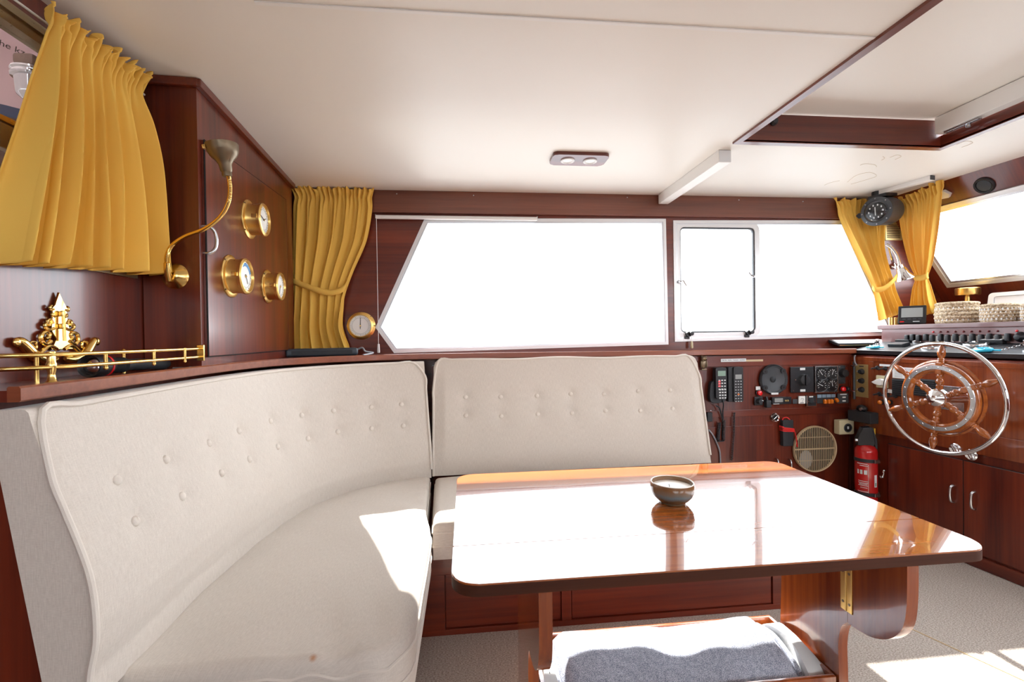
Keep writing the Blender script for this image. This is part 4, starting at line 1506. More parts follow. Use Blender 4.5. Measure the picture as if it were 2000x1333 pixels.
T = Matrix.Translation(b0_) @ (b1_-b0_).to_track_quat('Z', 'Y').to_matrix().to_4x4()
h_ = (b1_-b0_).length
MB().lathe([(0, 0), (.017, 0), (.018, .018), (.024, .024), (.030, h_*.6), (.047, h_*.93), (.047, h_), (.043, h_), (.03, h_*.7), (0, h_*.6)], 32, T).build('lamp_shade', 'chrome', cl)

# ------------------------------------------------------------------ side panel of instruments
pn = thing('instrument_panel', 'mahogany side panel full of instruments between the settee and the helm', 'panel', F_panel.M())
MB().box((1.862, .51, -.018), (1.043, 1.02, .034)).build('board', 'mahogany_y', pn)
MB().box((1.862, .985, .003), (1.043, .062, .006), .002).build('top_rail', 'mahogany_x', pn)
LP = F_panel.loc
zl = LP(1520, 812)[1]
MB().box((1.862, zl+.022, .003), (1.043, .040, .006), .002).build('mid_rail', 'mahogany_x', pn)
MB().box((2.372, .52, .004), (.022, 1.0, .008), .002).build('corner_post', 'mahogany_y', pn)
# locker door below
zd = LP(1520, 825)[1]
dr = MB().box((1.60, zd/2, .003), (.515, zd-.03, .006), .002).build('locker_door', 'mahogany_y', pn)
hx_, hz_ = LP(1539, 900)
MB().tube(smooth([(hx_, hz_+.01, .004), (hx_, hz_, .028), (hx_, hz_-.07, .028), (hx_, hz_-.08, .004)], 4), .005, 8).build('locker_handle', 'steel', dr)
hx_, hz_ = LP(1514, 899)
MB().tube(smooth([(hx_, hz_+.01, .004), (hx_, hz_, .028), (hx_, hz_-.07, .028), (hx_, hz_-.08, .004)], 4), .005, 8).build('locker_handle', 'steel', dr)

def pbox(fr, x0, y0, x1, y1, name, label, cat, dep, mat, bev=.003, group=None):
    a_, b_, w_, h_ = rect(fr, x0, y0, x1, y1, dep)
    t = thing(name, label, cat, fr.M(a_, b_, .0065), group)
    MB().box((0, 0, dep/2), (w_, h_, dep), bev).build('case', mat, t)
    return t, w_, h_

# label strip
t, w_, h_ = pbox(F_panel, 1407, 701, 1456, 707, 'name_strip', 'white engraved name strip above the handsets', 'sign', .002, 'label_white', .0004)
text('DELTA - ALFA - TANGO - ROMEO', .0098, 'ink', t, t.matrix_world @ Matrix.Translation((0, 0, .002)))
t, w_, h_ = pbox(F_panel, 1456, 702.5, 1489, 706.5, 'bare_patch', 'pale unvarnished strip beside the white name strip', 'patch', .0006, 'vent_cream', .0002)

# handsets
def keys(parent, x0, y0, nx, ny, dx, dy, sx, sy, z, mat, nm='keypad'):
    m = MB()
    for i in range(nx):
        for j in range(ny):
            m.box((x0+i*dx, y0-j*dy, z), (sx, sy, .002), .0004, seg=1)
    return m.build(nm, mat, parent)
a_, b_, w_, h_ = rect(F_panel, 1388, 718, 1418, 785, .03)
t = thing('corded_handset', 'black handset with red keys and small display in its cradle', 'handset', F_panel.M(a_, b_, .0065))
MB().prism(smooth([(-w_*.5, -h_*.5), (w_*.42, -h_*.5), (w_*.5, -h_*.2), (w_*.46, -.0), (w_*.30, .02), (-w_*.35, .02), (-w_*.52, -h_*.05)], 4, True), 0, .026, bev=.005).build('cradle', 'black_matt', t)
bd = MB().prism(rrect(-w_*.28, -h_*.40, w_*.42, h_*.5, .008), .010, .044, bev=.005).build('body', 'black_plastic', t)
MB().box((w_*.10, h_*.33, .0445), (w_*.5, h_*.15, .002), .0006).build('display', 'green_lcd', t)
keys(t, -w_*.06, h_*.13, 3, 4, w_*.18, .0175, .010, .0065, .0445, 'label_white')
keys(t, -w_*.06, h_*.10, 1, 3, w_*.2, .014, .015, .010, .0455, 'red_lens', 'red_keys')
keys(t, -w_*.02, -h_*.14, 3, 4, w_*.17, .0165, .010, .0075, .0445, 'label_white')
def coil(p0, p1, r, turns, wr, sag=0):
    pts = []
    p0, p1 = Vector(p0), Vector(p1)
    n = turns*10
    for i in range(n+1):
        u_ = i/n
        c = p0.lerp(p1, u_)
        an = 2*math.pi*turns*u_
        pts.append(c+Vector((r*math.cos(an), 0, r*math.sin(an))))
    return pts
Pi = t.matrix_world.inverted()
def pl(px, py, d):
    x, y = LP(px, py, d)
    return Pi @ F_panel.w(x, y, d)
m = MB()
m.tube(smooth([pl(1411, 782, .04), pl(1413, 790, .03), pl(1412, 806, .015), pl(1413, 822, .015)], 5), .0035, 8)
m.tube(smooth([pl(1398, 793, .02), pl(1405, 797, .025), pl(1409, 810, .02), pl(1412, 824, .016)], 5), .004, 8)
m.tube(coil(pl(1405, 826, .018), pl(1402, 860, .018), .008, 15, .002), .0028, 6)
m.tube(coil(pl(1402, 862, .020), pl(1412, 862, .020), .008, 4, .002), .0028, 6)
m.tube(coil(pl(1413, 860, .016), pl(1414, 822, .016), .008, 16, .002), .0028, 6)
m.build('coiled_cord', 'black_matt', t)
a_, b_, w_, h_ = rect(F_panel, 1420, 717, 1448, 785, .03)
t = thing('car_phone', 'slim black telephone handset beside the one with red keys', 'telephone', F_panel.M(a_, b_, .0065))
MB().box((-w_*.28, 0, .016), (w_*.36, h_, .032), .005).build('cradle', 'black_matt', t)
MB().prism(rrect(-w_*.16, -h_*.5, w_*.5, h_*.5, .006), .004, .042, bev=.005).build('handset', 'black_plastic', t)
MB().box((w_*.17, h_*.22, .0425), (w_*.44, h_*.13, .002), .0006).build('display', 'grey_lcd', t)
keys(t, -w_*.02, h_*.09, 3, 8, w_*.18, .017, .009, .006, .0425, 'grey_ink')
keys(t, w_*.16, -h_*.28, 1, 1, .01, .01, .012, .008, .0435, 'amber_lens', 'amber_key')
m = MB()
Pi = t.matrix_world.inverted()
m.tube(coil(pl(1434, 806, .016), pl(1433, 850, .016), .005, 14, .002), .0022, 6)
m.tube(coil(pl(1433, 850, .016), pl(1429, 900, .016), .005, 14, .002), .0022, 6)
m.build('coiled_cord', 'black_matt', t)

# speaker
a_, b_, w_, h_ = rect(F_panel, 1483, 712, 1538, 771, .012)
t = thing('panel_speaker', 'large round black loudspeaker in the side panel', 'speaker', F_panel.M(a_, b_, .0065))
R_ = h_/2
MB().lathe([(0, 0), (R_, 0), (R_, .006), (R_*.96, .012), (R_*.86, .014), (R_*.80, .008), (R_*.30, .002), (R_*.24, .001), (0, .001)], 44).build('cone', 'dark_grey', t)
MB().lathe([(R_*.87, .0135), (R_*.93, .017), (R_*1.0, .010), (R_*1.0, .002), (R_*.87, .002)], 44).build('rim', 'black_plastic', t)
MB().lathe([(0, .012), (R_*.12, .010), (R_*.2, .003), (0, .002)], 24).build('dust_cap', 'black_matt', t)
m = MB()
for an in (40, 140, 220, 320):
    c = Vector((R_*.84*math.cos(math.radians(an)), R_*.84*math.sin(math.radians(an)), 0))
    m.cyl(c+Vector((0, 0, .010)), c+Vector((0, 0, .0165)), .016, seg=18)
m.parts('screw_lug', 'black_plastic', t)
m = MB()
for an in (40, 140, 220, 320):
    c = Vector((R_*.84*math.cos(math.radians(an)), R_*.84*math.sin(math.radians(an)), 0))
    m.cyl(c+Vector((0, 0, .0160)), c+Vector((0, 0, .0172)), .005, seg=12)
m.parts('screw', 'dark_gap', t)
MB().box((.0, -R_*.93, .0165), (R_*.5, .012, .003), .001).build('badge', 'label_white', t)

# battery switch, gauge block
t, w_, h_ = pbox(F_panel, 1543, 717, 1588, 767, 'battery_switch', 'square black battery switch with big rotary knob beside the loudspeaker', 'switch', .010, 'black_plastic')
k = MB().lathe([(0, .036), (.022, .036), (.030, .030), (.034, .012), (.036, .010), (0, .010)], 32, Matrix.Translation((.004, 0, 0))).build('knob', 'black_matt', t)
MB().box((.004, 0, .040), (.014, .066, .014), .004).build('knob_grip', 'black_plastic', k)
MB().box((.002, h_*.42, .0105), (w_*.22, .014, .001)).build('label', 'label_white', t)
MB().box((.002, -h_*.42, .0105), (w_*.22, .014, .001)).build('label', 'label_white', t)
m = MB()
for sx in (-.4, .42):
    m.cyl((w_*sx*.75, .0, .010), (w_*sx*.75, .0, .012), .004, seg=10)
m.cyl((-w_*.4, -h_*.42, .010), (-w_*.4, -h_*.42, .012), .004, seg=10)
m.parts('screw', 'steel', t)
t, w_, h_ = pbox(F_panel, 1589.5, 715, 1634, 767, 'engine_gauge_cluster', 'clear framed block of four small black engine gauges on the side panel', 'gauge', .008, 'black_matt')
m = MB().ring([(-w_/2, -h_/2), (w_/2, -h_/2), (w_/2, h_/2), (-w_/2, h_/2)], [(-w_/2+.005, -h_/2+.005), (w_/2-.005, -h_/2+.005), (w_/2-.005, h_/2-.005), (-w_/2+.005, h_/2-.005)], .008, .013)
m.build('clear_frame', 'steel', t)
for ix, gx in enumerate((-.19, .27)):
    for iy, gy in enumerate((.20, -.23)):
        c = Vector((w_*gx, h_*gy, 0))
        g_ = MB().lathe([(0, .009), (.034, .009), (.036, .012), (.039, .013), (.041, .008), (0, .008)], 28, Matrix.Translation(c)).build('gauge', 'dial_black', t)
        m = MB()
        for kk in range(9):
            an = math.radians(-30+kk*30)
            m.box((0, .025, .0095), (.0022, .008, .0006), 0, Matrix.Translation(c) @ Matrix.Rotation(an-math.pi/2, 4, 'Z'))
        m.build('scale', 'label_white', g_)
        MB().prism([(-.0016, -.006), (.0016, -.006), (.0008, .026), (-.0008, .026)], .0102, .0108, Matrix.Translation(c) @ Matrix.Rotation(.6-ix*.9+iy*.5, 4, 'Z')).build('needle', 'label_white', g_)
t, w_, h_ = pbox(F_panel, 1635, 714, 1650, 750, 'rotary_plate', 'tall narrow black plate with a round knob right of the four gauges', 'switch', .008, 'black_matt')
MB().lathe([(0, .034), (.022, .034), (.026, .010), (.028, .008), (0, .008)], 24, Matrix.Translation((.004, .01, 0))).build('knob', 'black_plastic', t)
m = MB()
for sx, sy in ((-.3, .42), (.3, -.42), (-.3, -.25)):
    m.cyl((w_*sx, h_*sy, .008), (w_*sx, h_*sy, .010), .003, seg=10)
m.parts('screw', 'steel', t)
def push(fr, px, py, name, label, r, mat, dep=.02, cat='lamp'):
    t = place(fr, px, py, name, label, cat, d=.0065)
    MB().lathe([(0, .004), (r*1.25, .004), (r*1.35, 0), (0, 0)], 22).build('collar', 'black_plastic', t)
    MB().lathe([(0, dep), (r*.5, dep*.96), (r*.85, dep*.8), (r, dep*.5), (r, .004), (0, .004)], 24).build('cap', mat, t)
    return t
push(F_panel, 1482, 768, 'warning_lamp', 'red warning lamp under the small white tag left of the loudspeaker', .0155, 'red_lens')
push(F_panel, 1645, 760, 'warning_lamp', 'red warning lamp under the narrow black plate', .0155, 'red_lens')
push(F_panel, 1655, 760, 'push_button', 'small black push button right of the red warning lamp', .011, 'black_plastic', .018, 'button')
pbox(F_panel, 1475, 755, 1484, 762, 'lamp_tag', 'small white engraved tag above a red warning lamp', 'label', .002, 'label_white', .0005)
t, w_, h_ = pbox(F_panel, 1472.5, 775.5, 1489, 792, 'rotary_switch', 'small square black rotary switch below the red lamp', 'switch', .008, 'black_plastic')
MB().lathe([(0, .028), (.014, .028), (.017, .012), (.018, .008), (0, .008)], 20).build('knob', 'black_matt', t)
MB().box((.008, .010, .029), (.010, .003, .001), 0, Matrix.Rotation(-.4, 4, 'Z')).build('pointer', 'label_white', t)
t, w_, h_ = pbox(F_panel, 1496, 782, 1506, 797, 'plug_socket', 'black plug hanging on its lead under the loudspeaker', 'plug', .03, 'black_matt', .006)
MB().tube([(0, h_*.45, .012), (-.002, h_*.9, .008)], .008, 8).build('lead', 'black_plastic', t)
t, w_, h_ = pbox(F_panel, 1507, 776, 1545, 790, 'depth_display', 'slim black instrument with grey display below the loudspeaker', 'instrument', .02, 'black_plastic')
MB().box((-w_*.17, .004, .0205), (w_*.42, h_*.55, .001)).build('display', 'grey_lcd', t)
m = MB()
for kx in (.18, .28):
    m.lathe([(0, .026), (.005, .025), (.006, .02), (0, .02)], 12, Matrix.Translation((w_*kx, 0, 0)))
m.parts('button', 'gold_plate', t)
MB().box((-w_*.3, -h_*.42, .0205), (w_*.3, .003, .001)).build('badge', 'label_white', t)
pbox(F_panel, 1547, 780, 1556, 789, 'blank_tile', 'small dark grey square tile between display and white meter', 'plate', .003, 'dark_grey', .001)
t, w_, h_ = pbox(F_panel, 1559, 774, 1572, 789, 'white_meter', 'small square white panel meter with a curved scale', 'meter', .010, 'dial_white')
m = MB()
m.tube([(w_*.32*math.cos(a), -h_*.2+w_*.45*math.sin(a), .0104) for a in [math.radians(40+10*k) for k in range(11)]], .0012, 5)
m.tube([(0, -h_*.3, .0104), (w_*.15, h_*.15, .0104)], .001, 5)
m.box((-.002, -h_*.36, .0103), (w_*.5, .006, .001))
m.build('scale', 'grey_ink', t)
t, w_, h_ = pbox(F_panel, 1573.5, 772, 1592, 794, 'ignition_switch', 'square black switch in a bright metal frame', 'switch', .012, 'black_plastic')
MB().ring([(-w_/2, -h_/2), (w_/2, -h_/2), (w_/2, h_/2), (-w_/2, h_/2)], [(-w_/2+.003, -h_/2+.004), (w_/2-.003, -h_/2+.004), (w_/2-.003, h_/2-.003), (-w_/2+.003, h_/2-.003)], .012, .018).build('metal_frame', 'chrome', t)
MB().lathe([(0, .02), (.014, .019), (.018, .012), (0, .012)], 20).build('knob', 'black_matt', t)
MB().box((0, h_*.36, .0125), (w_*.4, .008, .001)).build('label', 'label_white', t)
m = MB()
m.cyl((-w_*.3, -.006, .012), (-w_*.3, -.006, .014), .004, seg=8); m.cyl((w_*.3, -.002, .012), (w_*.3, -.002, .014), .004, seg=8)
m.parts('screw', 'steel', t)
t, w_, h_ = pbox(F_panel, 1594, 770, 1630, 788, 'rocker_switch_bank', 'bank of amber rocker switches under blue grey label tiles', 'switch', .006, 'black_matt')
for k in range(4):
    MB().box((-w_*.375+w_*.25*k, h_*.30, .0075), (w_*.22, h_*.34, .003), .001).build('label_tile', 'label_blue', t)
for k, rot in ((1, .1), (1.9, .0), (2.5, 0), (3.6, .5)):
    MB().box((-w_*.36+w_*.25*k*.96, -h_*.28, .014), (w_*.15, h_*.50, .02), .007, Matrix.Rotation(0, 4, 'Z') if k != 3.6 else Matrix.Translation((w_*.42, -h_*.2, 0)) @ Matrix.Rotation(.6, 4, 'Z') @ Matrix.Translation((-w_*.42, h_*.2, 0))).build('rocker', 'amber_lens', t)
t, w_, h_ = pbox(F_panel, 1635, 769, 1656, 788, 'double_pushbutton', 'square dark plate with two pale button labels at the panel corner', 'switch', .010, 'dark_grey')
for yy in (.12, -.25):
    MB().box((.004, h_*yy, .0108), (w_*.3, h_*.14, .0015), .0004).build('button', 'label_white', t)
MB().box((.0, h_*.42, .0105), (w_*.6, .006, .001)).build('label', 'label_white', t)

# owl, lock, pouch, vent, socket, cable
t = place(F_panel, 1374, 711, 'brass_owl', 'small weathered brass owl figure beside the straight back cushion', 'ornament', d=.02)
m = MB()
m.ball((0, .0, 0), (.019, .030, .012), 20)
m.ball((0, .030, .004), (.018, .017, .013), 18)
for sg in (-1, 1):
    m.ball((sg*.008, .032, .015), (.007, .007, .004), 12)
    m.lathe([(0, .014), (.005, 0)], 8, Matrix.Translation((sg*.012, .040, .004)) @ Matrix.Rotation(-math.pi/2, 4, 'X'))
    m.ball((sg*.017, -.002, .002), (.006, .024, .009), 12)
m.box((0, -.034, 0), (.034, .008, .018), .003)
m.build('figure', 'old_brass', t)
MB().lathe([(0, .012), (.004, 0)], 8, Matrix.Translation((0, .027, .014))).build('beak', 'brass_satin', t)
m = MB()
for sx, sy in ((1387, 710), (1521, 708), (1389, 803), (1521, 799), (1655, 716)):
    a_, b_ = LP(sx, sy, .0065)
    m.cyl((a_, b_, -.001), (a_, b_, .0025), .004, seg=10)
m.parts('screw', 'steel', pn)
def round_lock(fr, px, py, label):
    t = place(fr, px, py, 'locker_catch', label, 'latch', d=.0065)
    MB().lathe([(.017, 0), (.026, 0), (.027, .004), (.024, .009), (.018, .008), (.017, 0)], 28).build('ring', 'chrome', t)
    MB().lathe([(0, .003), (.0175, .003), (.0175, 0), (0, 0)], 24).build('recess', 'dark_gap', t)
    MB().box((0, 0, .009), (.032, .008, .006), .002, Matrix.Rotation(.7, 4, 'Z')).build('turn_bar', 'chrome', t)
round_lock(F_panel, 1513, 816, 'round chrome turn catch above the side panel locker')
t, w_, h_ = pbox(F_panel, 1528, 821, 1549, 872, 'phone_pouch', 'slim black device wrapped in red cord hanging on the side panel', 'device', .03, 'black_matt', .006)
m = MB()
for yy in (.03, .022, .014, .034):
    m.tube([(-w_*.53, yy*1.2, .002), (-w_*.53, yy*1.2, .03), (-w_*.4, yy, .033), (w_*.4, yy*.8, .033), (w_*.53, yy*.7, .03), (w_*.53, yy*.7, .002)], .0032, 7)
m.tube(smooth([(-w_*.45, h_*.36, .02), (-w_*.3, h_*.55, .012), (w_*.1, h_*.58, .012), (w_*.35, h_*.45, .02)], 5), .0032, 7)
m.tube(smooth([(w_*.5, .02, .03), (w_*.8, -.02, .02), (w_*1.0, -.09, .012)], 5), .0032, 7)
m.build('red_cord', 'red_cord', t)
a_, b_, w_, h_ = rect(F_panel, 1550, 832, 1636, 924, .02)
t = thing('round_vent', 'round cream vent grille with vertical slats in the side panel', 'vent', F_panel.M(a_, b_, .0065))
R_ = h_/2*.985
MB().lathe([(R_*.93, .004), (R_*.94, .014), (R_*.98, .016), (R_, .010), (R_, 0), (R_*.93, 0)], 60).build('rim', 'vent_cream', t)
MB().lathe([(0, .001), (R_*.94, .001), (R_*.94, 0), (0, 0)], 40).build('opening', 'dark_gap', t)
m = MB()
ns = 23
for k in range(ns):
    x = (-1+2*(k+.5)/ns)*R_*.94
    hh = math.sqrt(max(0, (R_*.94)**2-x*x))
    m.box((x, 0, .003), (.0034, 2*hh, .003))
m.box((0, 0, .005), (R_*1.88, .008, .004), .001)
for yy in (.5, -.5):
    m.box((0, R_*yy, .003), (R_*1.62, .003, .004))
m.build('slats', 'vent_cream', t)
m = MB().ball((-R_*.4, -R_*.45, .0025), (R_*.30, R_*.40, .001), 20)
m.build('inner_fan', 'grey_lcd', t)
t, w_, h_ = pbox(F_panel, 1638, 821, 1667, 849, 'power_socket', 'cream surface mounted power socket near the helm corner', 'socket', .045, 'cream_plastic', .006)
MB().lathe([(.022, .045), (.024, .049), (.027, .047), (.027, .045), (.022, .045)], 26, Matrix.Translation((.006, -.003, 0))).build('socket_ring', 'dark_grey', t)
MB().lathe([(0, .0455), (.022, .0455), (.022, .0450), (0, .045)], 24, Matrix.Translation((.006, -.003, 0))).build('socket_face', 'black_plastic', t)
MB().box((.006, -.002, .047), (.010, .016, .004), .001).build('socket_pins', 'label_white', t)
m = MB()
m.tube(smooth([F_panel.w(*LP(1384, 840, .012), .012), F_panel.w(*LP(1392, 850, .014), .014), F_panel.w(*LP(1400, 866, .014), .014), F_panel.w(*LP(1406, 885, .012), .012), F_panel.w(*LP(1407, 920, .012), .012)], 6), .005, 8)
tag(m.build('grey_cable', 'cord_grey'), 'loose grey cable beside the straight back cushion on the side panel', 'cable')
t, w_, h_ = pbox(F_panel, 1381, 806, 1391, 824, 'cable_gland', 'small black box half hidden behind the right edge of the back cushion', 'box', .02, 'black_matt', .004)
# ------------------------------------------------------------------ helm console
LH = F_helm.loc
hc = thing('helm_console', 'mahogany helm console with a black sloping top under the windscreen', 'console', F_helm.M())
MX = Matrix(((0, 0, 1, 0), (0, 1, 0, 0), (1, 0, 0, 0), (0, 0, 0, 1)))
U1 = 1.45
MB().prism([(-.004, .0), (-.004, 1.008), (-.226, 1.054), (-.226, 1.162), (-.82, 1.162), (-.82, 0)], .004, U1, MX).build('body', 'mahogany_y', hc)
zA = LH(1732, 850)[1]
zB = LH(1732, 862)[1]
m = MB()
m.box((U1/2, (zA+1.0)/2, .004), (U1-.01, 1.0-zA, .014), .003)
m.build('upper_fascia', 'mahogany_gloss_y', hc)
m = MB()
u0_ = LH(1711, 760)[0]
z_lo, z_hi = LH(1720, 814)[1], LH(1720, 707)[1]
m.box((U1/2, (z_hi+1.0)/2, .013), (U1-.01, 1.0-z_hi, .006), .002)
m.box((U1/2, (z_lo+zA)/2, .013), (U1-.01, z_lo-zA, .006), .002)
m.box((u0_/2, (z_lo+z_hi)/2, .013), (u0_-.006, z_hi-z_lo, .006), .002)
m.build('fascia_frame', 'mahogany_gloss_y', hc)
MB().box((U1/2, .03, .006), (U1-.01, .056, .016), .003).build('plinth', 'mahogany_x', hc)
ud0, ud1, ud2 = LH(1737, 950)[0], LH(1884, 1000)[0], 1.06
ztop_d = zB-.012
for k, (x0, x1) in enumerate(((ud0, ud1-.002), (ud1+.002, ud2))):
    d = MB().box(((x0+x1)/2, (.07+ztop_d)/2, .003), (x1-x0, ztop_d-.07, .012), .0025).build('door', 'mahogany_y', hc)
    px, py = ((1858, 965), (1899, 978))[k]
    a_, b_ = LH(px, py, .02)
    MB().tube(smooth([(a_+.004, b_+.042, .008), (a_+.004, b_+.041, .018), (a_+.001, b_+.032, .027), (a_, b_, .030), (a_+.001, b_-.032, .027), (a_+.004, b_-.041, .018), (a_+.004, b_-.042, .008)], 5), .0058, 10).build('door_handle', 'steel', d)
    g = MB()
    for q0, q1 in (((x0, ztop_d), (x1, ztop_d)), ((x0, .07), (x0, ztop_d)), ((x1, .07), (x1, ztop_d))):
        g.tube([(*q0, .004), (*q1, .004)], .003, 4)
    g.build('door_gap', 'dark_gap', d)
# top slab
MT = F_helm.M().inverted() @ F_top.M()
MB().box((U1/2+.002, .112, -.006), (U1, .232, .024), .004, MT).build('top_slab', 'black_plastic', hc)
# riser and dashboard shelf
MR = F_helm.M().inverted() @ F_rise.M()
MB().box((U1/2, 1.124, .004), (U1-.01, .080, .008), .002, MR).build('riser', 'mauve_trim', hc)
zS = 1.192
MB().box((U1/2-.01, 1.178, -.285), (U1+.02, .028, .60), .006, MR).build('dash_shelf', 'mauve_trim', hc)

LR = F_rise.loc
sw = thing('switch_row', 'long row of black rocker switches with white tags along the dashboard', 'switch panel', F_rise.M(0, 0, .009))
xs = [740, 800, 865, 945, 1015, 1105, 1180, 1265, 1355, 1450, 1545, 1635, 1730, 1835]
us_ = []
for i, zx in enumerate(xs):
    px = 1640+.18*zx
    py = 640+.18*((72, 84, 70, 76, 82, 86, 86, 84, 82, 82, 80, 78, 78, 70)[i])
    a_, b_ = LR(px, py, .012)
    us_.append((a_, b_))
    s_ = MB().box((a_, 1.110+.004*(i % 2), .010), (.022, .040, .020), .006).build('rocker', 'black_plastic', sw)
for i in range(3, 13):
    a_ = (us_[i][0]+us_[i+1][0])/2
    MB().box((a_, 1.106, .0025), (abs(us_[i+1][0]-us_[i][0])-.024, .032, .004), .001).build('tag', 'label_white', sw)
a_, _b = LR(1640+.18*1960, 640+.18*75, .012)
MB().lathe([(0, .03), (.012, .028), (.02, .012), (.026, 0), (0, 0)], 18, Matrix.Translation((a_, 1.115, 0))).build('key_switch', 'black_plastic', sw)
for i, zx in enumerate((1015, 1092, 1168, 1253, 1342, 1427, 1518, 1615, 1712, 1922)):
    a_, b_ = LR(1640+.18*zx, 640+.18*42, .010)
    MB().ball((a_, 1.145, .001), .0055, 10).build('indicator', 'red_lens' if i in (0, 9) else 'led_off', sw)

# things on the sloping top
LT = F_top.loc
def on_top(px, py, name, label, cat):
    a_, b_ = LT(px, py, .007)
    return thing(name, label, cat, F_top.M(a_, b_, .0065))
def flat_box(px, py, w_, d_, h_, name, label, cat, mat='black_plastic', top='label_white'):
    t = on_top(px, py, name, label, cat)
    MB().box((0, 0, h_/2), (w_, d_, h_), .003).build('case', mat, t)
    if top:
        MB().box((0, 0, h_+.0004), (w_*.86, d_*.82, .001)).build('glass', top, t)
    return t
flat_box(1756, 676, .085, .06, .018, 'flat_instrument', 'flat dark instrument box nearest the left end of the console top', 'instrument', top=None)
flat_box(1768, 668, .08, .05, .018, 'flat_instrument', 'flat dark instrument box just behind the nearest one on the console top', 'instrument', top=None)
flat_box(1944, 669, .10, .07, .02, 'flat_instrument', 'pale topped flat instrument on the console right of the large round bezel', 'instrument')
def round_inst(px, py, r, label):
    t = on_top(px, py, 'round_instrument', label, 'gauge')
    MB().lathe([(0, .004), (r*.82, .004), (r*.84, .010), (r*.95, .012), (r, .008), (r, 0), (0, 0)], 36).build('bezel', 'chrome', t)
    MB().lathe([(0, .0062), (r*.8, .0062), (r*.8, .005), (0, .005)], 32).build('dial', 'dial_black', t)
    m = MB()
    for k in range(10):
        m.box((0, r*.66, .0066), (.002, r*.16, .0006), 0, Matrix.Rotation(2*math.pi*k/10, 4, 'Z'))
    m.box((0, r*.2, .0068), (.002, r*.7, .0006), 0, Matrix.Rotation(.9, 4, 'Z'))
    m.build('scale', 'label_white', t)
round_inst(1796, 666, .045, 'chrome ringed round instrument behind the left side of the steering wheel')
round_inst(1822, 679, .05, 'chrome ringed round instrument directly behind the top wheel spoke')
round_inst(1908, 673, .055, 'large chrome ringed round instrument right of the top wheel spoke')
for px, py, lab in ((1839, 664, 'red dome button behind the top of the steering wheel'), (1925, 664, 'red dome button beside the large round bezel at right')):
    t = on_top(px, py, 'dome_button', lab, 'button')
    MB().lathe([(0, .004), (.018, .004), (.020, 0), (0, 0)], 20).build('collar', 'black_plastic', t)
    MB().lathe([(0, .022), (.008, .021), (.014, .016), (.016, .004), (0, .004)], 20).build('dome', 'red_lens', t)
t = on_top(1944, 666, 'square_lamp', 'small red square lamp at the back of the console top', 'lamp')
MB().box((0, .03, .007), (.022, .014, .014), .003).build('lamp', 'red_lens', t)
t = on_top(1737, 666, 'ball_lever', 'small black ball lever on a plate at the left end of the console', 'lever')
MB().box((0, 0, .003), (.05, .04, .006), .002).build('plate', 'black_plastic', t)
MB().cyl((0, 0, .005), (.0, .004, .03), .004, seg=10).build('stem', 'chrome', t)
MB().ball((0, .005, .034), .012, 14).build('ball', 'black_plastic', t)
def float_key(px, py, name, label, big):
    t = on_top(px, py, name, label, 'key float')
    s_ = 1.0 if big else .8
    m = MB()
    m.torus(.030*s_, .0085*s_, 24, 10, Matrix.Translation((0, 0, .0095)), .62)
    m.box((0, 0, .007), (.05*s_, .03*s_, .010), .004)
    m.box((.048*s_, .004, .007), (.034*s_, .010, .008), .003)
    m.box((-.045*s_, -.004, .007), (.026*s_, .010, .008), .003)
    m.build('foam_float', 'cyan_foam', t)
    m = MB()
    for k in range(6):
        an = k*1.05
        m.ball((.030*s_*math.cos(an), .019*s_*math.sin(an), .017), .0035, 8)
    m.build('rivets', 'white_plastic', t)
    if big:
        m = MB()
        for k in range(7):
            m.torus(.006, .0013, 12, 6, Matrix.Translation((.07+.010*k, .012+.006*k, .010+.003*k)) @ Matrix.Rotation(1.57*(k % 2), 4, 'X'))
        m.build('chain', 'steel', t)
        m = MB().lathe([(0, .008), (.016, .008), (.018, 0), (0, 0)], 18, Matrix.Translation((.15, .02, 0)))
        m.box((.15, .022, .03), (.022, .004, .045), .002)
        m.build('key', 'steel', t)
    return t
float_key(1708, 681, 'small_key_float', 'small bright blue foam key float at the left end of the console top', False)
float_key(1921, 687, 'large_key_float', 'bright blue oval foam key float with chain right of the wheel top', True)
t = on_top(1713, 672, 'clear_knob', 'clear round knob behind the small blue key float', 'knob')
MB().lathe([(0, .03), (.012, .028), (.016, .018), (.010, .006), (.012, 0), (0, 0)], 18).build('knob', 'chrome', t)

# folder on the ledge between window and console
fd = thing('chart_folder', 'black folder with a painted white reflection on top and gold edge beside the console under the window', 'folder', Matrix.Translation((2.495, 2.655, 1.083)) @ Matrix.Rotation(math.radians(-6), 4, 'Z') @ Matrix.Rotation(math.radians(13), 4, 'X'))
MB().box((0, 0, 0), (.34, .10, .018), .003).build('cover', 'black_plastic', fd)
MB().box((0, 0, .0095), (.31, .085, .002), .0006).build('painted_reflection', 'paper', fd)  # white layer painted as the reflection on the black cover
MB().box((0, -.0503, -.003), (.33, .001, .003)).build('gold_edge', 'gold_plate', fd)
MB().box((0, .0, -.012), (.30, .07, .010), .002).build('foot', 'black_matt', fd)

